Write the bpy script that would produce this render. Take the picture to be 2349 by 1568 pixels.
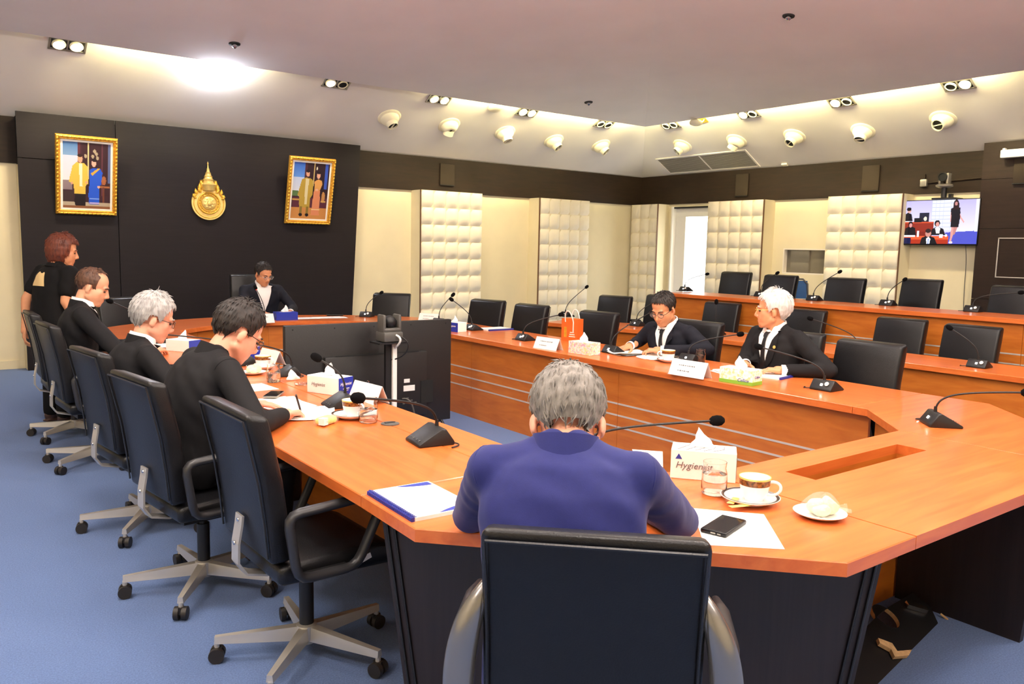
import bpy, bmesh, math, random
import numpy as np
from mathutils import Vector, Matrix, Euler
from mathutils.bvhtree import BVHTree
random.seed(7)
scene = bpy.context.scene
for o in list(bpy.data.objects): bpy.data.objects.remove(o)
COL = scene.collection
PI = math.pi
R_ = math.radians

# ------------------------------------------------------------------ camera
IW, IH, FPX = 2349.0, 1568.0, 1846.7
PITCH, ROLL, YAW, HC = 0.115609, 0.0204356, 0.640668, 1.55
def cam_axes():
    cw, sw = math.cos(YAW), math.sin(YAW); cp, sp = math.cos(PITCH), math.sin(PITCH)
    fw = Vector((sw*cp, cw*cp, -sp)); r = Vector((cw, -sw, 0)); u = r.cross(fw)
    cr, sr = math.cos(ROLL), math.sin(ROLL)
    return cr*r + sr*u, -sr*r + cr*u, fw
CR, CU, CF = cam_axes()
CAMP = Vector((0, 0, HC))
cam = bpy.data.cameras.new('camera'); camo = bpy.data.objects.new('camera', cam); COL.objects.link(camo)
cam.sensor_width = 36.0; cam.lens = 36.0*FPX/IW; cam.clip_start = 0.05; cam.clip_end = 100
camo.matrix_world = Matrix(((CR.x, CU.x, -CF.x, 0), (CR.y, CU.y, -CF.y, 0), (CR.z, CU.z, -CF.z, HC), (0, 0, 0, 1)))
scene.camera = camo

# ------------------------------------------------------------------ world, exposure
w = bpy.data.worlds.new('world'); scene.world = w; w.use_nodes = True
w.node_tree.nodes['Background'].inputs[0].default_value = (1, 0.95, 0.9, 1)
w.node_tree.nodes['Background'].inputs[1].default_value = 0.3
scene.view_settings.view_transform = 'Standard'; scene.view_settings.look = 'None'
scene.view_settings.gamma = 1.0; scene.view_settings.use_curve_mapping = False
scene.view_settings.exposure = 0.6

# room constants (metres): x along the portrait wall, y away from the camera
YW, XW = 11.19, 11.39            # portrait wall, padded wall
SL = 0.57                        # slope of the lower ceiling
ZB = 2.95                        # top of the dark band
DL, ZL, KU = 1.42, 3.614, 0.14   # lip of the upper ceiling: distance from walls, height, slope
TZ = 0.75                        # table height

# unseen fill lights added over the tables and the aisle (their housings are built with the ceiling)
FILL_SQUARES = [(1.2, 2.9), (3.3, 2.6), (-1.2, 4.8), (1.0, 5.2), (3.3, 5.0), (5.6, 2.6), (5.6, 5.0), (7.9, 1.6)]
FILL_GLOBES = [(0.6, 0.4), (-1.6, 1.6), (2.6, -0.8), (3.4, 1.4), (0.2, 3.2), (5.0, 0.2)]   # round fill lights added near the camera, above the frame
def upper_z(x, y):
    return min(ZL + KU*min((YW-DL)-y, (XW-DL)-x), ZL + KU*6.0)
FILL_W = 22.0
for i, (lx, ly) in enumerate(FILL_SQUARES):
    l = bpy.data.lights.new('fill_square_light', 'AREA'); l.shape = 'SQUARE'; l.size = 0.5
    l.energy = FILL_W; l.color = (1.0, 0.90, 0.80)
    lo = bpy.data.objects.new('fill_square_light', l); COL.objects.link(lo)
    lo.location = (lx, ly, upper_z(lx, ly) - 0.06)

# ------------------------------------------------------------------ pixel helpers (2349 x 1568 photo pixels)
def ray(px, py): return CR*((px-IW/2)/FPX) - CU*((py-IH/2)/FPX) + CF
def at(px, py, z): d = ray(px, py); return CAMP + d*((z-HC)/d.z)
def atx(px, py, x): d = ray(px, py); return CAMP + d*(x/d.x)
def aty(px, py, y): d = ray(px, py); return CAMP + d*(y/d.y)
def atplane(px, py, p, n): d = ray(px, py); return CAMP + d*((p-CAMP).dot(n)/d.dot(n))

# ------------------------------------------------------------------ materials
def lin(c):
    if isinstance(c, str):
        c = c.lstrip('#'); c = [int(c[i:i+2], 16)/255 for i in (0, 2, 4)]
    return tuple((x/12.92 if x <= 0.04045 else ((x+0.055)/1.055)**2.4) for x in c[:3]) + (1.0,)
def mix(a, b, t): return tuple(a[i]*(1-t)+b[i]*t for i in range(3)) + (1.0,)
MATS = {}
def new_mat(name):
    m = bpy.data.materials.new(name); m.use_nodes = True; MATS[name] = m
    return m, m.node_tree.nodes, m.node_tree.links, m.node_tree.nodes['Principled BSDF']
def noise_col(n, l, b, col, var, scale, detail=4, stretch=(1, 1, 1), coord='Object'):
    tc = n.new('ShaderNodeTexCoord'); mp = n.new('ShaderNodeMapping'); mp.inputs['Scale'].default_value = stretch
    l.new(tc.outputs[coord], mp.inputs['Vector'])
    t = n.new('ShaderNodeTexNoise'); t.inputs['Scale'].default_value = scale; t.inputs['Detail'].default_value = detail
    l.new(mp.outputs[0], t.inputs['Vector'])
    cr = n.new('ShaderNodeValToRGB'); e = cr.color_ramp.elements
    e[0].position, e[1].position = 0.3, 0.7
    e[0].color = tuple(max(0, x*(1-var)) for x in col[:3]) + (1,); e[1].color = tuple(min(1, x*(1+var)) for x in col[:3]) + (1,)
    l.new(t.outputs['Fac'], cr.inputs[0]); l.new(cr.outputs[0], b.inputs['Base Color'])
    return t, mp
def M(name, col, rough=0.5, metal=0.0, var=0.0, scale=8.0, bump=0.0, bscale=60.0, coat=0.0, spec=0.5, stretch=(1, 1, 1), sheen=0.0, emit=0.0):
    m, n, l, b = new_mat(name); c = lin(col)
    b.inputs['Base Color'].default_value = c; b.inputs['Roughness'].default_value = rough; b.inputs['Metallic'].default_value = metal
    b.inputs['Coat Weight'].default_value = coat; b.inputs['Specular IOR Level'].default_value = spec
    if sheen: b.inputs['Sheen Weight'].default_value = sheen
    if emit: b.inputs['Emission Color'].default_value = c; b.inputs['Emission Strength'].default_value = emit
    if var: noise_col(n, l, b, c, var, scale, stretch=stretch)
    if bump:
        tc = n.new('ShaderNodeTexCoord'); t = n.new('ShaderNodeTexNoise'); t.inputs['Scale'].default_value = bscale; t.inputs['Detail'].default_value = 3
        l.new(tc.outputs['Object'], t.inputs['Vector'])
        bp = n.new('ShaderNodeBump'); bp.inputs['Strength'].default_value = bump; bp.inputs['Distance'].default_value = 0.01
        l.new(t.outputs['Fac'], bp.inputs['Height']); l.new(bp.outputs[0], b.inputs['Normal'])
    return m
def wood(name, c1, c2, rough, stretch, scale=3.0, coat=0.0, spec=0.5):
    m, n, l, b = new_mat(name)
    tc = n.new('ShaderNodeTexCoord'); mp = n.new('ShaderNodeMapping'); mp.inputs['Scale'].default_value = stretch
    l.new(tc.outputs['Object'], mp.inputs['Vector'])
    t = n.new('ShaderNodeTexNoise'); t.inputs['Scale'].default_value = scale; t.inputs['Detail'].default_value = 6; t.inputs['Distortion'].default_value = 0.6
    l.new(mp.outputs[0], t.inputs['Vector'])
    cr = n.new('ShaderNodeValToRGB'); e = cr.color_ramp.elements; e[0].position, e[1].position = 0.32, 0.68
    e[0].color, e[1].color = lin(c1), lin(c2)
    l.new(t.outputs['Fac'], cr.inputs[0]); l.new(cr.outputs[0], b.inputs['Base Color'])
    b.inputs['Roughness'].default_value = rough; b.inputs['Coat Weight'].default_value = coat; b.inputs['Coat Roughness'].default_value = 0.12
    b.inputs['Specular IOR Level'].default_value = spec
    return m
WOOD_A, WOOD_B = '#ca6229', '#db7636'
wood('wood_y', WOOD_A, WOOD_B, 0.32, (9, 0.8, 9), coat=0.25)
wood('wood_x', WOOD_A, WOOD_B, 0.32, (0.8, 9, 9), coat=0.25)
wood('wood_front', '#b4601b', '#c77328', 0.4, (1.2, 1.2, 7), coat=0.1)
wood('wood_dark', '#1a1315', '#251c1d', 0.5, (16, 16, 0.7))
wood('wood_band', '#1f150e', '#271b12', 0.6, (1, 1, 9), spec=0.25)
wood('wood_panel', '#171113', '#1b1517', 0.6, (0.8, 0.8, 14), spec=0.25)
wood('wood_column', '#221510', '#2a1c15', 0.55, (1, 1, 10), spec=0.3)
M('carpet', '#5f78a8', 0.95, var=0.22, scale=160, bump=0.5, bscale=420, spec=0.1, sheen=0.15)
M('cream', '#e8dcb8', 0.75, var=0.03, scale=3)
M('ceiling', '#f3efee', 0.9, var=0.03, scale=1.3, spec=0.2)
M('ceiling_low', '#ece7e2', 0.85, var=0.03, scale=1.3, spec=0.2)
M('pad', '#f5ecd2', 0.5, var=0.02, scale=10)
M('white_wall', '#f2efe6', 0.7)
M('leather', '#131316', 0.35, var=0.12, scale=30, bump=0.12, bscale=220, spec=0.4)
M('leather_edge', '#1d1e22', 0.36, var=0.1, scale=30, bump=0.1, bscale=220)
M('arm_plastic', '#2b2b2e', 0.38, spec=0.5)
M('alu', '#d6d1c8', 0.36, 0.65)
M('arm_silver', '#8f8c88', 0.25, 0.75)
M('black', '#141416', 0.45)
M('black_soft', '#1a1a1c', 0.7)
M('foam', '#121214', 0.95, bump=0.8, bscale=700, spec=0.1)
M('caster', '#25211f', 0.5)
M('chrome', '#d0d0d2', 0.15, 1.0)
M('trim_brown', '#6b4a33', 0.5)
M('strip', '#c4bdb6', 0.4, 0.15)
M('gold', '#e6b640', 0.35, 0.45, var=0.12, scale=30)
M('gold_light', '#f3d27a', 0.35, 0.35, var=0.1, scale=30)
M('gold_frame', '#dea63a', 0.4, 0.4, var=0.3, scale=45, bump=0.5, bscale=60)
M('mat_white', '#fbf8f0', 0.7)
M('paper', '#f6f5f0', 0.8)
M('paper_cream', '#efe6d6', 0.8)
M('card', '#f3f0ea', 0.6)
M('ink', '#6f6a6a', 0.8)
M('ink_blue', '#2c3a9a', 0.6)
M('blue_box', '#2438a8', 0.35)
M('blue_plastic', '#232f8c', 0.35)
M('porcelain', '#f5f3f0', 0.12, coat=0.5)
M('cup_band', '#7a4a22', 0.25, var=0.8, scale=120)
M('rim_dark', '#3a2a24', 0.2)
M('tissue', '#fdfcfa', 0.9, sheen=0.2)
M('bread', '#f0d478', 0.75, var=0.15, scale=40, bump=0.5, bscale=60)
M('cake', '#f3e6b8', 0.8, var=0.12, scale=60, bump=0.6, bscale=80)
M('orange_bag', '#d8651f', 0.6)
M('rope', '#f3ede2', 0.8, bump=0.6, bscale=300)
M('grey_body', '#55534f', 0.4)
M('silver_body', '#a9a49a', 0.3, 0.6)
M('screen_black', '#0c0c0e', 0.35)
M('tv_back', '#1b1a1a', 0.5, var=0.1, scale=200, bump=0.15, bscale=300)
M('pole_white', '#eceae4', 0.4)
M('diffuser', '#f3ecd2', 0.4)
M('dark_hole', '#0b0b0b', 0.8)
M('speaker_cloth', '#2e2317', 0.85)
M('led_white', '#ffffff', 0.5, emit=4.0)
M('red_led', '#ff3020', 0.5, emit=3.0)
M('blue_seat', '#2f5d8f', 0.5)
M('raw_wood', '#c9a477', 0.8, var=0.2, scale=40)
M('black_board', '#0d0b0e', 0.5)
M('green_print', '#86b83c', 0.6)
M('shoe', '#4a342b', 0.35, var=0.15, scale=20)
# people
M('skin_a', '#e0a584', 0.5, var=0.05, scale=25, spec=0.4)
M('skin_b', '#d8976f', 0.5, var=0.05, scale=25, spec=0.4)
M('skin_c', '#e6a68a', 0.5, var=0.05, scale=25, spec=0.4)
M('lip', '#b86a58', 0.45)
M('eye_dark', '#1d1512', 0.3)
M('suit_black', '#131215', 0.8, var=0.08, scale=60, bump=0.08, bscale=500, spec=0.3)
M('suit_navy', '#121420', 0.8, var=0.08, scale=60, bump=0.08, bscale=500, spec=0.3)
M('suit_blue', '#1f2566', 0.75, var=0.06, scale=50, bump=0.08, bscale=600, spec=0.3, sheen=0.1)
M('tshirt', '#141314', 0.85, var=0.06, scale=40, spec=0.2)
M('shirt', '#f7f6f6', 0.75)
M('tie', '#101013', 0.5)
M('print_gold', '#e8c78c', 0.7)
def hair(name, c1, c2):
    m, n, l, b = new_mat(name)
    t, mp = noise_col(n, l, b, lin(c1), 0.0, 14, 5, (5, 5, 1.2))
    cr = [x for x in n if x.type == 'VALTORGB'][0]; cr.color_ramp.elements[0].color = lin(c1); cr.color_ramp.elements[1].color = lin(c2)
    bp = n.new('ShaderNodeBump'); bp.inputs['Strength'].default_value = 0.5; bp.inputs['Distance'].default_value = 0.004
    l.new(t.outputs['Fac'], bp.inputs['Height']); l.new(bp.outputs[0], b.inputs['Normal'])
    b.inputs['Roughness'].default_value = 0.55
hair('hair_black', '#15110f', '#2c211c'); hair('hair_brown', '#4a2016', '#7a3a22'); hair('hair_grey', '#6a655f', '#918b84')
hair('hair_white', '#c2bfbb', '#e0dedb'); hair('hair_silver', '#908d8c', '#bab8b6'); hair('hair_thin', '#3a241a', '#6a4632')
def glass(name, rough=0.0, ior=1.45, col=(1, 1, 1, 1), alpha=None):
    m, n, l, b = new_mat(name)
    b.inputs['Base Color'].default_value = col; b.inputs['Roughness'].default_value = rough
    if alpha is None:
        b.inputs['Transmission Weight'].default_value = 1.0; b.inputs['IOR'].default_value = ior
    else:
        b.inputs['Alpha'].default_value = alpha
glass('glass'); glass('water', ior=1.33)
glass('acrylic', 0.08, col=(0.9, 0.95, 1, 1), alpha=0.25)
glass('film', 0.08, col=(1, 1, 1, 1), alpha=0.10)
glass('lens', 0.05, col=(1, 1, 1, 1), alpha=0.12)
M('window_glass', '#5f594d', 0.03, spec=1.0, coat=1.0)
def print_mat(name, emit=0.0, rough=0.5):
    m, n, l, b = new_mat(name)
    a = n.new('ShaderNodeVertexColor'); a.layer_name = 'Col'
    l.new(a.outputs['Color'], b.inputs['Base Color']); b.inputs['Roughness'].default_value = rough
    if emit:
        l.new(a.outputs['Color'], b.inputs['Emission Color']); b.inputs['Emission Strength'].default_value = emit
        b.inputs['Base Color'].default_value = (0, 0, 0, 1); l.remove(b.inputs['Base Color'].links[0])
print_mat('print_canvas', 0.0, 0.45); print_mat('print_screen', 1.0, 0.2)
def floral(name, base, spots, scale):
    m, n, l, b = new_mat(name)
    tc = n.new('ShaderNodeTexCoord'); v = n.new('ShaderNodeTexVoronoi'); v.inputs['Scale'].default_value = scale
    l.new(tc.outputs['Object'], v.inputs['Vector'])
    cr = n.new('ShaderNodeValToRGB'); cr.color_ramp.interpolation = 'CONSTANT'
    es = cr.color_ramp.elements; es[0].position = 0; es[0].color = lin(base)
    while len(es) < len(spots)+1: es.new(0.5)
    for i, s in enumerate(spots): es[i+1].position = 0.35 + 0.6*i/len(spots); es[i+1].color = lin(s)
    sep = n.new('ShaderNodeSeparateColor'); l.new(v.outputs['Color'], sep.inputs[0]); l.new(sep.outputs[0], cr.inputs[0])
    l.new(cr.outputs[0], b.inputs['Base Color']); b.inputs['Roughness'].default_value = 0.5
floral('floral_pink', '#f4e6df', ['#f0c9c4', '#e8dca8', '#f6efe6', '#d9a7c0', '#c9d8a0'], 90)
floral('floral_green', '#f7f5ea', ['#f2ecc8', '#fbfaf4', '#e9e2a0', '#fdfdf8', '#dfe6b8'], 80)

# ------------------------------------------------------------------ mesh helpers
def frame(z, up=Vector((0, 0, 1))):
    z = Vector(z).normalized(); x = up.cross(z)
    if x.length < 1e-4: x = Vector((1, 0, 0))
    x.normalize(); y = z.cross(x)
    return Matrix((x, y, z)).transposed()
class MB:
    def __init__(s): s.v = []; s.f = []; s.m = []
    def add(s, vs, fs, mi=0):
        o = len(s.v); s.v += [tuple(v) for v in vs]; s.f += [tuple(i+o for i in f) for f in fs]; s.m += [mi]*len(fs); return s
    def box(s, c, d, R=None, mi=0):
        c = Vector(c); R = R or Matrix.Identity(3)
        vs = [c + R @ Vector((x*d[0]/2, y*d[1]/2, z*d[2]/2)) for x in (-1, 1) for y in (-1, 1) for z in (-1, 1)]
        return s.add(vs, [(0, 1, 3, 2), (4, 6, 7, 5), (0, 4, 5, 1), (2, 3, 7, 6), (0, 2, 6, 4), (1, 5, 7, 3)], mi)
    def rbox(s, c, d, r, seg=2, R=None, mi=0):
        bm = bmesh.new(); bmesh.ops.create_cube(bm, size=1)
        for v in bm.verts: v.co = Vector((v.co.x*d[0], v.co.y*d[1], v.co.z*d[2]))
        bmesh.ops.bevel(bm, geom=bm.edges[:], offset=r, segments=seg, profile=0.5, affect='EDGES')
        return s.bm(bm, c, R, mi)
    def bm(s, bm, c=(0, 0, 0), R=None, mi=0):
        c = Vector(c); R = R or Matrix.Identity(3); bm.verts.index_update()
        s.add([c + R @ v.co for v in bm.verts], [[v.index for v in f.verts] for f in bm.faces], mi); bm.free(); return s
    def tube(s, pts, r, n=10, cap=True, mi=0, sx=1.0, closed=False):
        pts = [Vector(p) for p in pts]; k = len(pts); rs = r if isinstance(r, (list, tuple)) else [r]*k
        vs = []; prev = None
        for i, p in enumerate(pts):
            if closed: t = pts[(i+1) % k]-pts[i-1]
            else: t = (pts[min(i+1, k-1)]-pts[max(i-1, 0)])
            t.normalize()
            if prev is None:
                x = Vector((0, 0, 1)).cross(t)
                if x.length < 1e-3: x = Vector((1, 0, 0))
            else: x = prev - t*prev.dot(t)
            x.normalize(); prev = x; y = t.cross(x)
            for j in range(n):
                a = 2*PI*j/n; vs.append(p + x*(math.cos(a)*rs[i]*sx) + y*(math.sin(a)*rs[i]))
        fs = []
        for i in range(k if closed else k-1):
            for j in range(n):
                a, b = i*n+j, i*n+(j+1) % n; i2 = (i+1) % k
                fs.append((a, b, i2*n+(j+1) % n, i2*n+j))
        if cap and not closed: fs += [tuple(range(n-1, -1, -1)), tuple((k-1)*n+j for j in range(n))]
        return s.add(vs, fs, mi)
    def cyl(s, p0, p1, r0, r1=None, n=16, mi=0): return s.tube([p0, p1], [r0, r0 if r1 is None else r1], n, True, mi)
    def lathe(s, prof, n=24, c=(0, 0, 0), R=None, mi=0, a0=0.0, a1=2*PI):
        c = Vector(c); R = R or Matrix.Identity(3); full = abs(a1-a0-2*PI) < 1e-6; nn = n if full else n+1
        vs = [c + R @ Vector((r*math.cos(a0+(a1-a0)*j/n), r*math.sin(a0+(a1-a0)*j/n), z)) for r, z in prof for j in range(nn)]
        fs = []
        for i in range(len(prof)-1):
            for j in range(n):
                j2 = (j+1) % nn
                fs.append((i*nn+j, i*nn+j2, (i+1)*nn+j2, (i+1)*nn+j))
        return s.add(vs, fs, mi)
    def sphere(s, c, r, n=16, m=10, R=None, mi=0):
        r = (r, r, r) if not isinstance(r, (list, tuple)) else r; c = Vector(c); R = R or Matrix.Identity(3)
        vs = [c + R @ Vector((0, 0, r[2]))]
        for i in range(1, m):
            t = PI*i/m
            for j in range(n):
                a = 2*PI*j/n; vs.append(c + R @ Vector((r[0]*math.sin(t)*math.cos(a), r[1]*math.sin(t)*math.sin(a), r[2]*math.cos(t))))
        vs.append(c + R @ Vector((0, 0, -r[2]))); fs = []
        for j in range(n): fs.append((0, 1+j, 1+(j+1) % n)); fs.append((len(vs)-1, 1+(m-2)*n+(j+1) % n, 1+(m-2)*n+j))
        for i in range(m-2):
            for j in range(n): a, b = 1+i*n+j, 1+i*n+(j+1) % n; fs.append((a, a+n, b+n, b))
        return s.add(vs, fs, mi)
    def cap(s, p0, p1, r0, r1=None, n=12):                     # tapered capsule
        r1 = r0 if r1 is None else r1; p0, p1 = Vector(p0), Vector(p1)
        d = p1-p0; L = d.length or 1e-6; t = d/L; pts = []; rs = []
        for i in range(5): a = PI/2*(1-i/4); pts.append(p0 - t*(r0*math.sin(a))); rs.append(max(r0*math.cos(a), 1e-4))
        for i in range(5): a = PI/2*i/4; pts.append(p1 + t*(r1*math.sin(a))); rs.append(max(r1*math.cos(a), 1e-4))
        return s.tube(pts, rs, n, True)
    def prism(s, poly, z0, z1, mi=0, R=None, c=(0, 0, 0)):
        R = R or Matrix.Identity(3); c = Vector(c); n = len(poly)
        ar = sum(poly[i][0]*poly[(i+1) % n][1]-poly[(i+1) % n][0]*poly[i][1] for i in range(n))
        if ar < 0: poly = poly[::-1]
        vs = [c + R @ Vector((p[0], p[1], z0)) for p in poly] + [c + R @ Vector((p[0], p[1], z1)) for p in poly]
        fs = [tuple(range(n-1, -1, -1)), tuple(range(n, 2*n))] + [(i, (i+1) % n, n+(i+1) % n, n+i) for i in range(n)]
        return s.add(vs, fs, mi)
    def grid(s, fn, nu, nv, mi=0):
        vs = [fn(i/nu, j/nv) for i in range(nu+1) for j in range(nv+1)]
        return s.add(vs, [(i*(nv+1)+j, (i+1)*(nv+1)+j, (i+1)*(nv+1)+j+1, i*(nv+1)+j+1) for i in range(nu) for j in range(nv)], mi)
    def mesh(s, name, mats, smooth=40):
        me = bpy.data.meshes.new(name); me.from_pydata(s.v, [], s.f); me.update()
        for m in (mats if isinstance(mats, (list, tuple)) else [mats]): me.materials.append(MATS[m])
        if any(s.m): me.polygons.foreach_set('material_index', s.m)
        if smooth:
            me.shade_smooth()
            if smooth < 180: me.set_sharp_from_angle(angle=R_(smooth))
        return me
    def obj(s, name, mats, parent=None, smooth=40, **kw):
        return mkobj(name, s.mesh(name, mats, smooth), parent, **kw)
def mkobj(name, me, parent=None, loc=None, rot=None, label=None, cat=None, group=None, kind=None, fix=False):
    o = bpy.data.objects.new(name, me); COL.objects.link(o)
    if fix:                                                       # fix normals outward
        bm = bmesh.new(); bm.from_mesh(me); bmesh.ops.recalc_face_normals(bm, faces=bm.faces[:]); bm.to_mesh(me); bm.free()
    if parent: o.parent = parent
    if loc is not None: o.location = loc
    if rot is not None: o.rotation_euler = rot if not isinstance(rot, (int, float)) else (0, 0, rot)
    tag(o, label, cat, group, kind); return o
def tag(o, label=None, cat=None, group=None, kind=None):
    if label: o['label'] = label
    if cat: o['category'] = cat
    if group: o['group'] = group
    if kind: o['kind'] = kind
    return o
def thing(name, label, cat, loc=(0, 0, 0), rz=0.0, group=None):
    o = bpy.data.objects.new(name, None); COL.objects.link(o); o.location = loc; o.rotation_euler = (0, 0, rz); o.empty_display_size = 0.1
    return tag(o, label, cat, group)
def copy_tree(o, parent=None):
    c = o.copy(); COL.objects.link(c); c.parent = parent
    for ch in list(o.children): copy_tree(ch, c)
    return c
def place(proto, used, loc, rz, label, group=None):
    o = proto if not used[0] else copy_tree(proto); used[0] = True
    o.location = loc; o.rotation_euler = (0, 0, rz); o['label'] = label
    if group: o['group'] = group
    return o
def struct(o): o['kind'] = 'structure'; return o
def text_mesh(txt, size, ext=0.0004):
    cu = bpy.data.curves.new('t', 'FONT'); cu.body = txt; cu.size = size; cu.align_x = 'CENTER'; cu.align_y = 'CENTER'; cu.extrude = ext; cu.resolution_u = 2
    o = bpy.data.objects.new('t', cu); COL.objects.link(o)
    me = bpy.data.meshes.new_from_object(o.evaluated_get(bpy.context.evaluated_depsgraph_get()))
    bpy.data.objects.remove(o); bpy.data.curves.remove(cu); return me
def lettering(txt, size, mat, parent, loc, rot, name='lettering', shear=0.0):
    me = text_mesh(txt, size); me.materials.clear(); me.materials.append(MATS[mat]); me.name = name
    if shear:
        for v in me.vertices: v.co.x += shear*v.co.y
    o = bpy.data.objects.new(name, me); COL.objects.link(o); o.parent = parent; o.location = loc; o.rotation_euler = rot; return o
def remesh(mb, voxel, smooth_it=6, fac=0.5):
    me = bpy.data.meshes.new('r'); me.from_pydata(mb.v, [], mb.f); me.update()
    bm = bmesh.new(); bm.from_mesh(me); bmesh.ops.recalc_face_normals(bm, faces=bm.faces[:]); bm.to_mesh(me); bm.free()
    o = bpy.data.objects.new('r', me); COL.objects.link(o)
    md = o.modifiers.new('r', 'REMESH'); md.mode = 'VOXEL'; md.voxel_size = voxel
    if smooth_it: sm = o.modifiers.new('s', 'SMOOTH'); sm.factor = fac; sm.iterations = smooth_it
    r = bpy.data.meshes.new_from_object(o.evaluated_get(bpy.context.evaluated_depsgraph_get()))
    bpy.data.objects.remove(o); bpy.data.meshes.remove(me); return r
def mesh_arrays(me):
    n = len(me.vertices); co = np.empty(n*3); me.vertices.foreach_get('co', co)
    return co.reshape(-1, 3), [tuple(p.vertices) for p in me.polygons]
def to_mb(*meshes):
    b = MB()
    for me in meshes: co, fs = mesh_arrays(me); b.add(co.tolist(), fs)
    return b
def bez(p0, p1, p2, p3, n):
    out = []
    for i in range(n+1):
        t = i/n; out.append(p0*(1-t)**3 + p1*(3*t*(1-t)**2) + p2*(3*t*t*(1-t)) + p3*t**3)
    return out
# flat prints: a fine grid of faces, each with its printed colour
class Ras:
    def __init__(s, w, h, bg='#000000'): s.w, s.h = w, h; s.a = np.zeros((h, w, 3)); s.a[:] = lin(bg)[:3]; s.y, s.x = np.mgrid[0:h, 0:w]; s.x = (s.x+.5)/w; s.y = (s.y+.5)/h
    def poly(s, pts, c):
        inside = np.zeros((s.h, s.w), bool); n = len(pts)
        for i in range(n):
            (x0, y0), (x1, y1) = pts[i], pts[(i+1) % n]
            if y0 == y1: continue
            cond = ((y0 > s.y) != (y1 > s.y)); xi = (x1-x0)*(s.y-y0)/(y1-y0)+x0
            inside ^= cond & (s.x < xi)
        s.a[inside] = lin(c)[:3]; return s
    def rect(s, x0, y0, x1, y1, c): s.a[(s.x >= x0) & (s.x < x1) & (s.y >= y0) & (s.y < y1)] = lin(c)[:3]; return s
    def ell(s, cx, cy, rx, ry, c): s.a[((s.x-cx)/rx)**2+((s.y-cy)/ry)**2 < 1] = lin(c)[:3]; return s
    def grad(s, x0, y0, x1, y1, c0, c1):
        m = (s.x >= x0) & (s.x < x1) & (s.y >= y0) & (s.y < y1); t = ((s.y-y0)/(y1-y0))[..., None]
        g = np.array(lin(c0)[:3])*(1-t)+np.array(lin(c1)[:3])*t; s.a[m] = g[m]; return s
    def obj(s, name, W, H, mat, parent, loc, rot):                # plane in local xy, top of the picture at +y
        b = MB().grid(lambda u, v: ((u-.5)*W, (v-.5)*H, 0), s.w, s.h); me = b.mesh(name, mat, 0)
        ca = me.color_attributes.new('Col', 'FLOAT_COLOR', 'CORNER')
        cols = np.ones((s.w, s.h, 4)); cols[..., :3] = s.a[::-1].transpose(1, 0, 2)
        ca.data.foreach_set('color', np.repeat(cols.reshape(-1, 4), 4, axis=0).ravel())
        return mkobj(name, me, parent, loc, rot)

# ------------------------------------------------------------------ room shell
X0, Y0 = -4.0, -4.0
struct(MB().box(((X0+XW)/2, (Y0+YW)/2, -0.05), (XW-X0+.4, YW-Y0+.4, .1)).obj('floor', 'carpet', smooth=0))
wl = MB(); wl.box(((X0+XW)/2, YW+.075, 1.5), (XW-X0+.3, .15, 3.0))
struct(wl.obj('wall_back', 'cream', smooth=0))
struct(MB().box(((X0+XW)/2, YW-.012, 2.685), (XW-X0, .05, .53)).obj('trim_1', 'wood_band', smooth=0))
DY0, DY1, DZ = 9.40, 10.36, 2.37
WY0, WY1, WZ0, WZ1 = 7.15, 7.95, 1.235, 1.64
wr = MB()
def wseg(y0, y1, z0, z1): wr.box((XW+.075, (y0+y1)/2, (z0+z1)/2), (.15, y1-y0, z1-z0))
wseg(Y0, WY0, 0, 3); wseg(WY0, WY1, 0, WZ0); wseg(WY0, WY1, WZ1, 3); wseg(WY1, DY0, 0, 3); wseg(DY0, DY1, DZ, 3); wseg(DY1, YW, 0, 3)
struct(wr.obj('wall_right', 'cream', smooth=0))
struct(MB().box((XW-.012, (Y0+YW)/2, 2.685), (.05, YW-Y0, .53)).obj('trim_2', 'wood_band', smooth=0))
struct(MB().box((X0-.05, (Y0+YW)/2, 2.4), (.1, YW-Y0, 4.8)).obj('wall_left', 'cream', smooth=0))
struct(MB().box(((X0+XW)/2, Y0-.05, 2.4), (XW-X0, .1, 4.8)).obj('wall_rear', 'cream', smooth=0))
# lower sloping ceiling (carries the nozzles and spots)
DS = 1.95
cl = MB(); zs = ZB+SL*DS
cl.add([(X0, YW, ZB), (XW, YW, ZB), (XW-DS, YW-DS, zs), (X0, YW-DS, zs)], [(0, 1, 2, 3)])
cl.add([(XW, YW, ZB), (XW, Y0, ZB), (XW-DS, Y0, zs), (XW-DS, YW-DS, zs)], [(0, 1, 2, 3)])
zk = ZL+KU*(DS-DL)
cl.add([(X0, YW-DS, zs), (XW-DS, YW-DS, zs), (XW-DS, YW-DS, zk), (X0, YW-DS, zk)], [(0, 1, 2, 3)])
cl.add([(XW-DS, YW-DS, zs), (XW-DS, Y0, zs), (XW-DS, Y0, zk), (XW-DS, YW-DS, zk)], [(0, 1, 2, 3)])
low = struct(cl.obj('ceiling', 'ceiling_low', smooth=0)); tag(low, 'lower sloping ceiling band along both far walls')
LX, LY, ZT = XW-DL, YW-DL, ZL+KU*6
up = MB(); T_ = .03
hx, hy = LX-6, LY-6
def cpl(pts, lift): up.add([(x, y, z+lift) for x, y, z in pts], [tuple(range(len(pts)))])
for lift in (0, T_):
    cpl([(X0, LY, ZL), (LX, LY, ZL), (hx, hy, ZT), (X0, hy, ZT)], lift)
    cpl([(LX, LY, ZL), (LX, Y0, ZL), (hx, Y0, ZT), (hx, hy, ZT)], lift)
    cpl([(hx, hy, ZT), (hx, Y0, ZT), (X0, Y0, ZT), (X0, hy, ZT)], lift)
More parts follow.
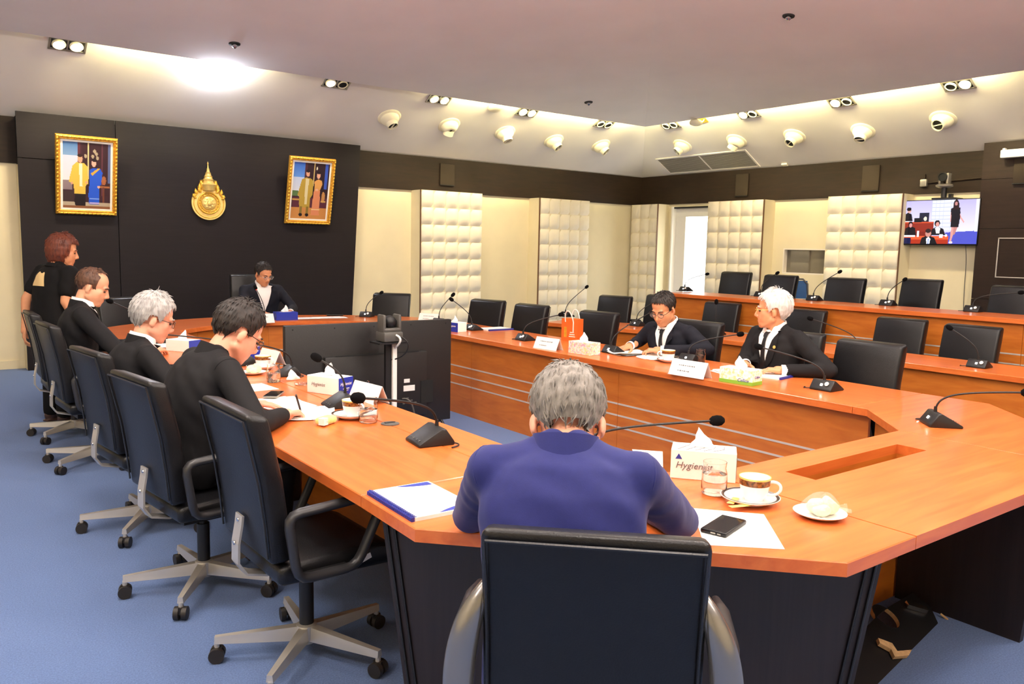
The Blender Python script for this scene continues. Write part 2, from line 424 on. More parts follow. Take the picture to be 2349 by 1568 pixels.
up.add([(X0, LY, ZL), (LX, LY, ZL), (LX, LY, ZL+T_), (X0, LY, ZL+T_)], [(0, 1, 2, 3)])
up.add([(LX, LY, ZL), (LX, Y0, ZL), (LX, Y0, ZL+T_), (LX, LY, ZL+T_)], [(0, 1, 2, 3)])
struct(up.obj('ceiling_upper', 'ceiling', smooth=0))
# backdrop of dark boards behind the chairman
YB = 10.94
def bx(px, py): p = aty(px, py, YB); return p.x, p.z
tl = bx(35, 256); tr = bx(827, 331.5); br = bx(808, 720)
bd = thing('wall_backdrop', 'tall dark backdrop of wide boards behind the chairman', 'wall'); del bd['category']; struct(bd)
xs = bx(268, 400)[0]; zs2 = bx(100, 365)[1]; slope = (tr[0]-br[0])/(tr[1]-br[1])
def xr(z): return br[0]+slope*(z-br[1])
ztop = (tl[1]+tr[1])/2; g = .004
def board(poly):
    R = Matrix(((1, 0, 0), (0, 0, -1), (0, 1, 0)))
    MB().prism(poly, 0, .03, R=R, c=(0, YB+.03, 0)).obj('board', 'wood_panel', bd, smooth=0)
board([(tl[0], zs2+g), (xs-g, zs2+g), (xs-g, ztop), (tl[0], ztop)])
board([(tl[0], 0), (xs-g, 0), (xs-g, zs2-g), (tl[0], zs2-g)])
board([(xs+g, 0), (xr(0), 0), (xr(ztop), ztop), (xs+g, ztop)])
MB().box(((tl[0]+xr(0))/2, (YB+YW)/2+.03, 1.48), (xr(0)-tl[0]-.02, YW-YB-.08, 2.95)).obj('backing', ['black_soft'], bd, smooth=0)
MB().box((tl[0]+.012, (YB+YW)/2+.02, 1.2), (.02, YW-YB-.05, 2.4)).obj('side_trim', 'cream', bd, smooth=0)
# baseboards
struct(MB().box(((X0+tl[0])/2, YW-.01, .05), (tl[0]-X0, .02, .1)).obj('baseboard_back', 'cream', smooth=0))
# window beside the corner, daylight behind it
win = thing('window_1', '', ''); struct(win)
M('daylight', '#ffffff', 0.5, emit=3.2)
MB().box((XW+.16, (DY0+DY1)/2, 1.2), (.02, DY1-DY0, 2.4)).obj('pane', 'daylight', win, smooth=0)
f = MB(); f.box((XW+.10, (DY0+DY1)/2, 2.28), (.08, DY1-DY0, .18)); f.box((XW+.10, 10.23, 1.1), (.08, .26, 2.19)); f.box((XW+.03, 10.345, 1.19), (.16, .03, 2.37)); f.box((XW+.10, DY0+.02, 1.1), (.08, .04, 2.19))
f.obj('window_frame', 'white_wall', win, smooth=0)
MB().box((XW+.02, (DY0+DY1)/2, 2.355), (.06, DY1-DY0, .03)).obj('blind_rail', 'black', win, smooth=0)
# observation window
w2 = thing('window_2', '', ''); struct(w2)
MB().box((XW+.09, (WY0+WY1)/2, (WZ0+WZ1)/2), (.01, WY1-WY0, WZ1-WZ0)).obj('pane', 'window_glass', w2, smooth=0)
f = MB()
for y in (WY0+.01, WY1-.01): f.box((XW+.045, y, (WZ0+WZ1)/2), (.09, .02, WZ1-WZ0))
for z in (WZ0+.01, WZ1-.01): f.box((XW+.045, (WY0+WY1)/2, z), (.09, WY1-WY0-.04, .02))
f.obj('window_frame', 'paper_cream', w2, smooth=0)
# dark wood wall section at the right edge
XC = XW-.17
colo = thing('wall_right_section', '', ''); struct(colo); YC = 4.92
zc = [0, 1.02, 1.93, 2.56, ZB+SL*.17-.02]
for i in range(4):
    for y0, y1 in ((3.35, YC), (1.8, 3.345), (-4, 1.795)):
        MB().box(((XC+XW)/2, (y0+y1)/2, (zc[i]+zc[i+1])/2), (XW-XC, y1-y0-.004, zc[i+1]-zc[i]-.004)).obj('board', 'wood_column', colo, smooth=0)
fr = MB(); p = atx(2292, 546, XC); q = atx(2288, 635, XC); yb = p.y-1.3
for z in (p.z, q.z): fr.box((XC-.006, (p.y+yb)/2, z), (.012, p.y-yb+.012, .012))
for y in (p.y, yb): fr.box((XC-.006, y, (p.z+q.z)/2), (.012, .012, p.z-q.z))
fr.obj('hatch_frame', 'strip', colo, smooth=0)

# raised platform under the back row
struct(MB().box(((7.15+XW)/2, (Y0+7.6)/2, .15), (XW-7.15, 7.6-Y0, .30)).obj('floor_platform', 'carpet', smooth=0))

# ------------------------------------------------------------------ padded wall panels
def pillow(cw, ch, d):
    b = MB()
    def fn(u, v):
        e = (max(0, 1-abs(2*u-1)**3.5)*max(0, 1-abs(2*v-1)**3.5))**.7
        return ((u-.5)*cw, -d*e, (v-.5)*ch)
    b.grid(fn, 5, 5); return b.mesh('tufted_square', 'pad', 180)
CWI, CHE = 1.15/5, 0.262
PIL = pillow(CWI, CHE, .042)
def padded(label, ncol, loc, rz, side):
    W = ncol*CWI; t = thing('padded_wall_panel', label, 'wall panel', loc, rz, 'padded panels on the far walls')
    b = MB(); H = 9*CHE; z0 = .06
    b.box((W/2, .17, z0+H/2), (W, .30, H)); b.obj('box', 'cream', t, smooth=0)
    e = MB(); xx = -.004 if side < 0 else W+.004
    e.box((xx, .005, z0+H/2), (.008, .03, H)); e.obj('edge_trim', 'trim_brown', t, smooth=0)
    for i in range(ncol):
        for j in range(9):
            mkobj('tufted_square', PIL, t, loc=(CWI*(i+.5), .022, z0+CHE*(j+.5)))
    return t
padded('cream tufted panel standing next to the black backdrop', 5, (6.32, 10.88, 0), 0, -1)
padded('cream tufted panel with the orange gift bag in front, second from backdrop', 5, (8.65, 10.88, 0), 0, -1)
padded('narrow three column tufted panel filling the far room corner', 3, (11.08, 11.15, 0), -PI/2, 1)
padded('cream tufted panel between the bright daylight window and small dark window', 5, (11.08, 9.30, 0), -PI/2, 1)
padded('cream tufted panel right beside the wall television', 5, (11.08, 7.02, 0), -PI/2, 1)

# ------------------------------------------------------------------ ceiling fittings
N1 = Vector((0, -SL, -1)).normalized(); N2 = Vector((-SL, 0, -1)).normalized()
P1, P2 = Vector((0, YW, ZB)), Vector((XW, 0, ZB))
def soff(px, py, side): return atplane(px, py, P1 if side == 1 else P2, N1 if side == 1 else N2)
def soff_mat(p, side):
    n = N1 if side == 1 else N2; x = Vector((1, 0, 0)) if side == 1 else Vector((0, -1, 0)); y = n.cross(x)
    m = Matrix((x, y, n)).transposed().to_4x4(); m.translation = p; return m
def nozzle(px, py, side, aim, label, s=1.0):
    p = soff(px, py, side); t = thing('air_nozzle', label, 'air diffuser', group='jet air nozzles on the sloping ceiling')
    t.matrix_world = soff_mat(p, side)
    MB().lathe([(0, .0), (.178*s, .0), (.182*s, .012), (.160*s, .026), (.14*s, .026), (.0, .026)], 28).obj('flange', 'diffuser', t)
    prof = [(.146*s, .02)] + [(.143*s*math.cos(a)+.003, .02+.115*s*math.sin(a)) for a in [i*PI/2/7 for i in range(1, 6)]] + [(.02, .118*s)]
    MB().lathe(prof, 28).obj('dome', 'diffuser', t)
    R = frame((aim[0], -aim[1], aim[2])); c = Vector((0, 0, .045*s)); n = MB()
    n.lathe([(.092*s, .04*s), (.086*s, .09*s), (.084*s, .130*s), (.075*s, .130*s), (.073*s, .05*s)], 24, c, R); n.obj('nozzle', 'diffuser', t)
    MB().lathe([(.074*s, .105*s), (0.0, .105*s)], 24, c, R).obj('throat', 'dark_hole', t)
    MB().box(c + R @ Vector((0, 0, .115*s)), (.14*s, .008, .02), R).obj('vane', 'diffuser', t, smooth=0)
def spot(px, py, side, lit, label):
    p = soff(px, py, side); t = thing('twin_spotlight', label, 'spotlight', group='twin recessed spotlights along the cove'); t.matrix_world = soff_mat(p, side)
    b = MB(); w, h = .36, .19
    for s in (-1, 1): b.box((s*(w/2-.01), 0, .006), (.02, h, .014)); b.box((0, s*(h/2-.01), .006), (w, .02, .014))
    b.box((0, 0, .006), (.015, h, .014)); b.obj('frame', 'silver_body', t, smooth=0)
    MB().box((0, 0, .001), (w-.03, h-.03, .002)).obj('recess', 'dark_hole', t, smooth=0)
    for s, on in zip((-1, 1), lit):
        hd = MB().lathe([(.065, .004), (.07, .02), (.06, .03), (.052, .022)], 20, (s*.083, 0, 0)).obj('lamp_head', 'diffuser', t)
        MB().lathe([(.055, .02), (0, .018)], 20, (s*.083, 0, 0)).obj('lens', 'spot_glow' if on else 'dark_hole', hd)
        if on:                                                    # the lit lamp washes the wall below it
            l = bpy.data.lights.new('spot_light', 'SPOT'); l.energy = 50 if side == 1 else 75; l.spot_size = R_(100); l.spot_blend = .9; l.color = (1.0, .84, .56); l.shadow_soft_size = .05
            lo = bpy.data.objects.new('spot_light', l); COL.objects.link(lo); m = soff_mat(p, side); q = m @ Vector((s*.083, 0, .06))
            d = (Vector((0, .42, -1)) if side == 1 else Vector((.42, 0, -1))).normalized(); mm = frame(-d).to_4x4(); mm.translation = q; lo.matrix_world = mm
M('spot_glow', '#fff0d8', 0.5, emit=14.0)
for a in [(893, 268, 1, (.15, .0, .9), 'leftmost of the air nozzles, nearest the black backdrop'),
          (1030, 286, 1, (.05, .9, .5), 'air nozzle pointing straight down, second from the backdrop'),
          (1158, 303, 1, (.1, .08, .9), 'air nozzle above the first padded panel, third from the backdrop'),
          (1270, 322, 1, (.3, -.12, .9), 'air nozzle fourth from the backdrop, below a lit cove'),
          (1378, 333, 1, (.4, -.18, .9), 'air nozzle on the back wall side nearest the room corner'),
          (1566, 333, 2, (-.4, -.2, .9), 'air nozzle on the right hand side nearest the room corner, left of the grille'),
          (1690, 322, 2, (-.55, .3, .75), 'air nozzle just above the ceiling grille'),
          (1823, 311, 2, (-.15, -.2, .9), 'air nozzle third from corner on the right, past the grille'),
          (1980, 299, 2, (0, .0, .95), 'air nozzle second from right, tilted down'),
          (2164, 272, 2, (-.1, -.5, .9), 'rightmost and largest looking air nozzle')]:
    nozzle(*a, s=.93)
for a in [(155, 102, 1, (1, 1), 'leftmost twin spotlight with both lamps lit'), (772, 190, 1, (1, 0), 'twin spotlight above the backdrop edge with one lamp lit'),
          (1007, 227, 1, (1, 1), 'twin spotlight with both lamps lit above the straight down nozzle'), (1209, 257, 1, (1, 1), 'twin spotlight beside the round detector'),
          (1386, 284, 1, (0, 0), 'unlit twin spotlight left of the ceiling corner'), (1537, 286, 2, (0, 0), 'unlit twin spotlight right of the ceiling corner'),
          (1716, 261, 2, (1, 0), 'twin spotlight right of the hanging flap'), (1930, 233, 2, (1, 0), 'twin spotlight second from right end of cove'), (2198, 194, 2, (0, 1), 'twin spotlight at the right end of the cove')]:
    spot(*a)
# loose hanging fitting beside the corner
t = thing('hanging_spotlight', 'spotlight hanging open from its hole on a flap', 'spotlight'); t.matrix_world = soff_mat(soff(1610, 274, 2), 2)
MB().box((0, 0, .004), (.17, .15, .008)).obj('frame', 'gold', t, smooth=0)
MB().tube([(.05, .0, .0), (.08, .03, .06), (.07, .05, .1)], .01, 8).obj('hinge', 'diffuser', t)
MB().sphere((.05, .13, .16), (.075, .12, .05), 16, 10, Euler((.5, .2, .3)).to_matrix()).obj('lamp_head', 'diffuser', t)
# detector, sprinkler heads
t = thing('smoke_detector', 'round cream smoke detector under the cove edge', 'detector'); t.matrix_world = soff_mat(soff(1137, 243, 1), 1)
MB().lathe([(0, .0), (.12, .0), (.12, .02), (.095, .045), (.05, .055), (0, .055)], 24).obj('housing', 'diffuser', t)
NU1 = Vector((0, -KU, -1)).normalized(); NU2 = Vector((-KU, 0, -1)).normalized()
for px, py, s, lb in ((538, 100, 1, 'sprinkler head above the bright floodlight'), (1350, 234, 1, 'sprinkler head left of the ceiling fold near the corner'), (1809, 36, 2, 'sprinkler head on the right ceiling slope')):
    n = NU1 if s == 1 else NU2; p = atplane(px, py, Vector((0, LY, ZL)) if s == 1 else Vector((LX, 0, ZL)), n)
    t = thing('sprinkler_head', lb, 'sprinkler', group='ceiling sprinkler heads'); m = frame(n).to_4x4(); m.translation = p; t.matrix_world = m
    MB().lathe([(.0, 0), (.062, 0), (.06, .012), (.035, .014)], 20).obj('ring', 'black_soft', t)
    MB().lathe([(.03, .0), (.028, .035), (.012, .05), (.0, .05)], 16).obj('head', 'chrome', t)
# air grille
pc = [soff(x, y, 2) for x, y in ((1504, 364), (1710, 345.5), (1744, 379.5), (1538, 396))]
t = thing('ceiling_grille', 'long grey ventilation grille in the sloping ceiling near the corner', 'grille'); ctr = sum(pc, Vector())/4; t.matrix_world = soff_mat(ctr, 2)
gl = (pc[1]-pc[0]).length; gw = (pc[3]-pc[0]).length
b = MB()
for s in (-1, 1): b.box((s*gl/2, 0, .008), (.03, gw+.03, .016)); b.box((0, s*gw/2, .008), (gl, .03, .016))
b.box((0, 0, .008), (.02, gw, .014)); b.obj('frame', 'ceiling_low', t, smooth=0)
M('grille_back', '#8f8a82', 0.7)
MB().box((0, 0, .002), (gl, gw, .003)).obj('backing', 'grille_back', t, smooth=0)
M('slat_grey', '#c9c4ba', 0.5)
sl = MB().box((0, 0, 0), (gl-.03, .012, .003), Euler((.6, 0, 0)).to_matrix()).mesh('slat', 'slat_grey', 0)
ns = int(gw/.028)
for i in range(ns): mkobj('slat', sl, t, loc=(0, -gw/2+(i+.5)*gw/ns, .010))
t = thing('ceiling_sensor', 'small white sensor box on the sloping ceiling right of the grille', 'sensor'); t.matrix_world = soff_mat(soff(1801, 376, 2), 2)
MB().rbox((0, 0, .015), (.1, .06, .03), .008).obj('housing', 'diffuser', t)
# cove tubes lying on the lip
M('tube_glow', '#fff0b0', 0.5, emit=210.0)
def tube_lamp(p0, p1, label):
    t = thing('cove_tube', label, 'light tube', group='fluorescent tubes hidden in the cove')
    MB().cyl(p0, p1, .016, n=10).obj('tube', 'tube_glow', t)
    v = Vector(p1)-Vector(p0); m = (Vector(p0)+Vector(p1))/2
    MB().box(m+Vector((0, 0, -.03)), (abs(v.x)+.05, abs(v.y)+.05, .02)).obj('batten', 'white_wall', t, smooth=0)
def lipx(px, py): return aty(px, py, LY).x
zt = ZL+.11
xa, xb, xc = lipx(215, 110), lipx(600, 155), lipx(1025, 222)
n = 0
for x0, x1 in ((xa, (xa+xb)/2), ((xa+xb)/2, xb), (xc, xc+1.3), (xc+1.3, xc+2.6), (xc+2.6, LX-.1)):
    n += 1; tube_lamp((x0+.05, LY-.10, zt), (x1-.05, LY-.10, zt), ['cove tube over the left portrait', 'cove tube beside the white floodlight', 'cove tube above the first nozzles', 'cove tube above the padded panels', 'cove tube reaching the corner along the back'][n-1])
ya = atx(2300, 165, LX).y; k = 5
for i in range(k):
    y0, y1 = ya+(LY-.15-ya)*i/k, ya+(LY-.15-ya)*(i+1)/k
    tube_lamp((LX-.10, y0+.05, zt), (LX-.10, y1-.05, zt), ['first cove tube on the right, nearest the camera', 'second cove tube on the right', 'third cove tube on the right', 'fourth cove tube on the right', 'cove tube on the right ending at the corner'][i])
# bare white floodlight on the cove edge
p = soff(500, 152, 1)
t = thing('floodlight', 'glaring cold white floodlight on the cove edge', 'floodlight'); t.matrix_world = soff_mat(p, 1)
M('flood_glow', '#eef2ff', 0.5, emit=120.0)
MB().rbox((0, 0, .03), (.30, .18, .06), .01).obj('housing', 'white_wall', t)
MB().rbox((0, 0, .075), (.32, .20, .04), .01).obj('lamp', 'flood_glow', t)
# housings of the added fill lights on the upper ceiling, out of view
lp = None
M('fill_square_glow', '#fff2e0', 0.5, emit=2.0)
for i, (lx, ly) in enumerate(FILL_SQUARES):
    if lp is None:
        lp = thing('fill_square', 'unseen square fill light added over the tables', 'fill light', group='square fill lights added on the upper ceiling')
        b = MB()
        for s in (-1, 1): b.box((s*.3, 0, -.01), (.03, .63, .03)); b.box((0, s*.3, -.01), (.57, .03, .03))
        b.obj('frame', 'white_wall', lp, smooth=0); MB().box((0, 0, -.005), (.57, .57, .01)).obj('diffuser_plate', 'fill_square_glow', lp, smooth=0)
        o = lp
    else: o = copy_tree(lp)
    o.location = (lx, ly, upper_z(lx, ly)-.025)

M('fill_globe_glow', '#fff1e4', 0.5, emit=60.0)  # unseen globes added to brighten the ceiling and walls
gp_ = None
for gx, gy in FILL_GLOBES:
    zg = 3.35
    if gp_ is None:
        gp_ = thing('fill_globe', 'unseen round fill globe added near the camera', 'pendant lamp', group='round fill globes added above the camera')
        MB().sphere((0, 0, 0), .20, 24, 16).obj('globe', 'fill_globe_glow', gp_, smooth=180); MB().lathe([(.0, .24), (.05, .235), (.06, .19), (.0, .19)], 16).obj('cap', 'silver_body', gp_); MB().cyl((0, 0, .22), (0, 0, ZT-3.35), .006, n=8).obj('cord', 'black', gp_)
        o = gp_
    else: o = copy_tree(gp_)
    o.location = (gx, gy, zg)

# ------------------------------------------------------------------ tables
def wobj(mb, name, mat, parent, smooth=0, **kw):
    return mb.obj(name, mat, parent, smooth=smooth, loc=tuple(-c for c in parent.location), **kw)
THK = .04
CT = thing('conference_table', 'large orange brown conference table forming a closed ring with curved head end', 'table', (2.935, 4.5, 0))
def top(poly, mat, z=TZ, parent=None):
    b = MB(); n = len(poly); cx_ = sum(p[0] for p in poly)/n; cy_ = sum(p[1] for p in poly)/n
    bm = bmesh.new(); vs = [bm.verts.new((x, y, z-THK)) for x, y in poly]; fb = bm.faces.new(vs)
    r = bmesh.ops.extrude_face_region(bm, geom=[fb]); tv = [e for e in r['geom'] if isinstance(e, bmesh.types.BMVert)]
    for v in tv: v.co.z = z
    bmesh.ops.recalc_face_normals(bm, faces=bm.faces[:])
    te = [e for e in bm.edges if all(abs(v.co.z-z) < 1e-6 for v in e.verts)]
    bmesh.ops.bevel(bm, geom=te, offset=.003, segments=1, affect='EDGES')
    b.bm(bm); return wobj(b, 'tabletop', mat, parent or CT)
XI, XO, XI2, XO2 = 1.915, 1.125, 4.0, 4.745
CXT, CYT, RO, RI = 2.9325, 6.81, 2.04, 1.29
e_ = .0015
top([(XO, 2.307+e_), (1.69-e_, 2.307+e_), (1.69-e_, 4.6-e_), (XO, 4.6-e_)], 'wood_y')
top([(1.69+e_, 2.307+e_), (XI, 2.307+e_), (XI, 4.6-e_), (1.69+e_, 4.6-e_)], 'wood_y')
top([(XO, 4.6+e_), (XI, 4.6+e_), (XI, 6.9-e_), (XO, 6.9-e_)], 'wood_y')
top([(XO, 2.307-e_), (1.115, 1.941), (1.93, 1.096), (2.287-e_, 1.096), (2.287-e_, 1.857), (XI, 2.224), (XI, 2.307-e_)], 'wood_x')
top([(3.63+e_, 1.096), (3.93, 1.096), (XO2+.01, 1.941), (XO2, 2.307-e_), (XI2, 2.307-e_), (XI2, 2.224), (3.63+e_, 1.857)], 'wood_x')
top([(XI2, 2.307+e_), (XO2, 2.307+e_), (XO2, 4.6-e_), (XI2, 4.6-e_)], 'wood_y')
top([(XI2, 4.6+e_), (XO2, 4.6+e_), (XO2, 6.9-e_), (XI2, 6.9-e_)], 'wood_y')
# near top with a cable well
SX0, SX1, SY0, SY1 = 2.557, 3.354, 1.595, 1.72
b = MB(); x0, x1, y0, y1 = 2.287+e_, 3.63-e_, 1.096, 1.857
for a0, a1, b0, b1 in ((x0, x1, y0, SY0), (x0, x1, SY1, y1), (x0, SX0, SY0, SY1), (SX1, x1, SY0, SY1)):
    b.box(((a0+a1)/2, (b0+b1)/2, TZ-THK/2), (a1-a0, b1-b0, THK))
wobj(b, 'tabletop', 'wood_x', CT)
b = MB(); zc_ = TZ-THK-.05; zh = .10
for a0, a1, b0, b1 in ((SX0-.015, SX1+.015, SY0-.015, SY0), (SX0-.015, SX1+.015, SY1, SY1+.015), (SX0-.015, SX0, SY0, SY1), (SX1, SX1+.015, SY0, SY1)):
    b.box(((a0+a1)/2, (b0+b1)/2, zc_), (a1-a0, b1-b0, zh))
wobj(b, 'cable_well', 'wood_front', CT)
wobj(MB().box(((SX0+SX1)/2, (SY0+SY1)/2, TZ-.145), (SX1-SX0, SY1-SY0, .01)), 'well_floor', 'wood_dark', CT)
# curved head end
def arc(R, xl, n=24):
    a = math.acos((xl)/R); return [(CXT+R*math.cos(PI-a - (PI-2*a)*i/n), CYT+R*math.sin(PI-a-(PI-2*a)*i/n)) for i in range(n+1)]
ao, ai = arc(RO, 1.8075), arc(RI, 1.0175)
for i0, i1 in ((0, 8), (8, 16), (16, 24)):
    o_, i_ = ao[i0:i1+1], ai[i0:i1+1]
    if i0 == 0: o_ = [(XO, 6.9+e_)]+o_; i_ = [(XI, 6.9+e_)]+i_
    if i1 == 24: o_ = o_+[(XO2, 6.9+e_)]; i_ = i_+[(XI2, 6.9+e_)]
    top(o_+i_[::-1], 'wood_x')
# inner panels with metal strips
SZ = (.449, .364, .279)
def panel(p0, p1, z0=0.0, parent=None, zt=TZ, t=.02, strips=True, nrm=None):
    parent = parent or CT; p0, p1 = Vector((*p0, 0)), Vector((*p1, 0)); d = p1-p0; L = d.length; d.normalize()
    R = Matrix((d, Vector((-d.y, d.x, 0)), Vector((0, 0, 1)))).transposed(); m = (p0+p1)/2
    o = wobj(MB().box((m.x, m.y, (z0+zt-THK)/2), (L-.003, t, zt-THK-z0), R), 'front_panel', 'wood_front', parent)
    if strips:
        for z in SZ: wobj(MB().box((m.x, m.y, z0+z), (L-.006, t+.004, .012), R), 'metal_strip', 'strip', parent)
ov = .065
ys = [2.24, 4.14, 6.05, 7.5]
for a, c in zip(ys[:-1], ys[1:]): panel((XI2+ov, a), (XI2+ov, c)); panel((XI-ov, a), (XI-ov, c))
panel((XI2+ov, 2.2), (3.66, 1.80)); panel((3.66, 1.79), (2.27, 1.79)); panel((2.27, 1.80), (XI-ov, 2.2))
aip = arc(RI+ov, 1.0825, 12)
for i in range(12): panel(aip[i], aip[i+1])
# dark pedestals under the near corner
def ped(pts, z1, taper0, taper1, name='leg_panel'):
    # vertical dark panel along a polyline, its outer ends leaning inwards towards the floor
    t = .035; b = MB(); P = [Vector((*p, 0)) for p in pts]
    for i in range(len(P)-1):
        d = (P[i+1]-P[i]).normalized(); n = Vector((-d.y, d.x, 0))*t
        a0 = P[i] + (d*taper0 if i == 0 else Vector()); a1 = P[i+1] - (d*taper1 if i == len(P)-2 else Vector())
        v = [a0, a1, a1+n, a0+n]; u_ = [P[i], P[i+1], P[i+1]+n, P[i]+n]
        vs = v + [q+Vector((0, 0, z1)) for q in u_]
        b.add(vs, [(0, 3, 2, 1), (4, 5, 6, 7), (0, 1, 5, 4), (1, 2, 6, 5), (2, 3, 7, 6), (3, 0, 4, 7)])
    return wobj(b, name, 'wood_dark', CT)
zt_ = TZ-THK-.001
ped([(1.19, 2.30), (1.42, 1.80)], zt_, .12, 0)
ped([(1.775, 1.43), (2.275, 1.175)], zt_, 0, .12)
def ped_trim(p, d_, lean_):
    for k in (.02, .05):
        a0 = Vector((*p, .005))+Vector((*d_, 0))*(k+lean_); a1 = Vector((*p, zt_-.005))+Vector((*d_, 0))*k; n_ = Vector((-.0035, -.0035, 0))
        wobj(MB().tube([a0+n_, a1+n_], .004, 6), 'edge_trim', 'leather_edge', CT)
ped_trim((1.19, 2.30), (.418, -.908), .12); ped_trim((2.275, 1.175), (-.891, .454), .12)
ped([(3.57, 1.19), (3.57, 1.77)], zt_, .06, 0)
ped([(3.93, 1.21), (4.30, 1.62)], zt_, .06, 0)
for y in (4.6, 6.9):
    wobj(MB().box((1.53, y, .355), (.60, .035, .709)), 'leg_panel', 'wood_dark', CT); wobj(MB().box((4.40, y, .355), (.55, .035, .709)), 'leg_panel', 'wood_dark', CT)
wobj(MB().box((4.66, 2.34, .355), (.035, .25, .709)), 'leg_panel', 'wood_dark', CT)
for i in (8, 12, 16):
    p = (Vector((*ao[i], 0))*.55+Vector((*ai[i], 0))*.45); a = math.atan2(p.y-CYT, p.x-CXT)
    wobj(MB().box((p.x, p.y, .355), (.5, .035, .709), Matrix.Rotation(a, 3, 'Z')), 'leg_panel', 'wood_dark', CT)
# grommet cap in the left table
gp = at(895, 972, TZ)
t = thing('cable_grommet', 'round black cable grommet in the left tabletop beside the water glass', 'cable grommet', gp)
MB().lathe([(.0, .0), (.042, .0), (.042, .004), (.036, .006), (.0, .006)], 28).obj('rim', 'grey_body', t); MB().rbox((0, .004, .007), (.05, .014, .003), .001).obj('slot_cover', 'black', t)

# black board leaning under the near table
BL, BR_ = Vector((2.50, 1.37, .004)), Vector((3.50, 1.535, .004)); TLp = aty(2022, 1382, 1.74); TRp = aty(2146, 1300, 1.74)
bl = thing('leaning_board', 'black board with a round hole leaning under the near tabletop', 'board', (3.0, 1.5, 0))
bu = (BR_-BL).normalized(); up_ = (TRp-BR_); nb_ = bu.cross(up_).normalized()
if nb_.y > 0: nb_ = -nb_
bv = nb_.cross(bu)*-1
if bv.z < 0: bv = -bv
Lb, Hb = (BR_-BL).length, (TRp-BR_).dot(bv)
Rb_ = Matrix((bu, bv, -nb_)).transposed()                         # local x along the floor, y up the board, z away from the camera
def onboard(px, py): q = atplane(px, py, BL, nb_)-BL; return q.dot(bu), q.dot(bv)
hx_, hy_ = onboard(2032, 1412); n = 24; rr = .06
outer = []
for i in range(n):
    a = 2*PI*i/n; dx, dy = math.cos(a), math.sin(a); ts = []
    for v, lo, hi, c in ((dx, 0, Lb, hx_), (dy, 0, Hb, hy_)):
        if abs(v) > 1e-6: ts.append(((hi if v > 0 else lo)-c)/v)
    tt = min(ts); outer.append((hx_+dx*tt, hy_+dy*tt))
inner = [(hx_+rr*math.cos(2*PI*i/n), hy_+rr*math.sin(2*PI*i/n)) for i in range(n)]
vs = [BL+Rb_ @ Vector((*p, z)) for z in (0, .018) for p in outer+inner]; fs, fr2_ = [], []
for i in range(n):
    k = (i+1) % n; fs += [(i, k, n+k, n+i), (2*n+k, 2*n+i, 3*n+i, 3*n+k), (k, i, 2*n+i, 2*n+k)]; fr2_.append((n+i, n+k, 3*n+k, 3*n+i))
b = MB().add(vs, fs); b.add(vs, fr2_, 1); wobj(b, 'board', ['black_board', 'raw_wood'], bl)
q = [onboard(x, y) for x, y in ((2008, 1470), (2040, 1482), (2052, 1500), (2085, 1497), (2078, 1510), (2046, 1513), (2038, 1496), (2012, 1482))]
wobj(MB().prism(q, -.02, -.004, R=Rb_, c=BL), 'broken_piece', 'raw_wood', bl)
x, y = onboard(2098, 1396); wobj(MB().box(BL+Rb_ @ Vector((x, y, -.012)), (.10, .025, .02), Rb_ @ Matrix.Rotation(-.7, 3, 'Z')), 'latch', 'chrome', bl)
for p in ((2133, 1370), (2165, 1415)): x, y = onboard(*p); wobj(MB().box(BL+Rb_ @ Vector((x, y, -.003)), (.012, .035, .004), Rb_), 'mark', 'raw_wood', bl)

# second and back rows
def row_table(name, label, front, depth, z, z0, segs):
    t = thing(name, label, 'table', (front[0][0]+.3, 3.0, z0))
    pts = [Vector((*p, 0)) for p in front]; offs = []
    for i, p in enumerate(pts):
        ds = []
        if i > 0: ds.append((pts[i]-pts[i-1]).normalized())
        if i < len(pts)-1: ds.append((pts[i+1]-pts[i]).normalized())
        ns = [Vector((d.y, -d.x, 0)) for d in ds]; n = sum(ns, Vector()).normalized(); offs.append(n/(n.dot(ns[0])))
    back = [p+o*depth for p, o in zip(pts, offs)]; mid = [p+o*.05 for p, o in zip(pts, offs)]
    for i in range(len(pts)-1):
        a, b_, c, d = pts[i], pts[i+1], back[i+1], back[i]
        k = segs[i]
        for j in range(k):
            f0, f1 = j/k, (j+1)/k; l = lambda u, v, f: u*(1-f)+v*f
            top([tuple(l(a, b_, f0)[:2]), tuple(l(a, b_, f1)[:2]), tuple(l(d, c, f1)[:2]), tuple(l(d, c, f0)[:2])], 'wood_y', z, t)
            panel(tuple(l(mid[i], mid[i+1], f0)[:2]), tuple(l(mid[i], mid[i+1], f1)[:2]), z0, t, z)
            q = l(mid[i], mid[i+1], f1); e2 = l(back[i], back[i+1], f1); m = (q+e2)/2; dd = (e2-q)
            wobj(MB().box((m.x, m.y, (z0+z-THK)/2), (dd.length-.06, .03, z-THK-z0), Matrix.Rotation(math.atan2(dd.y, dd.x), 3, 'Z')), 'leg_panel', 'wood_front', t)
    return t
ROW2 = [(6.02, -1.2), (6.02, 5.55), (5.56, 6.88)]
row_table('long_table', 'long orange brown table in the middle row with a bent far end', ROW2, .62, TZ, 0, (3, 1))
XR3, Z3 = 7.40, 1.05
row_table('long_table', 'long orange brown table of the raised back row', [(XR3, -1.2), (XR3, 6.85)], .62, Z3, .30, (4,))

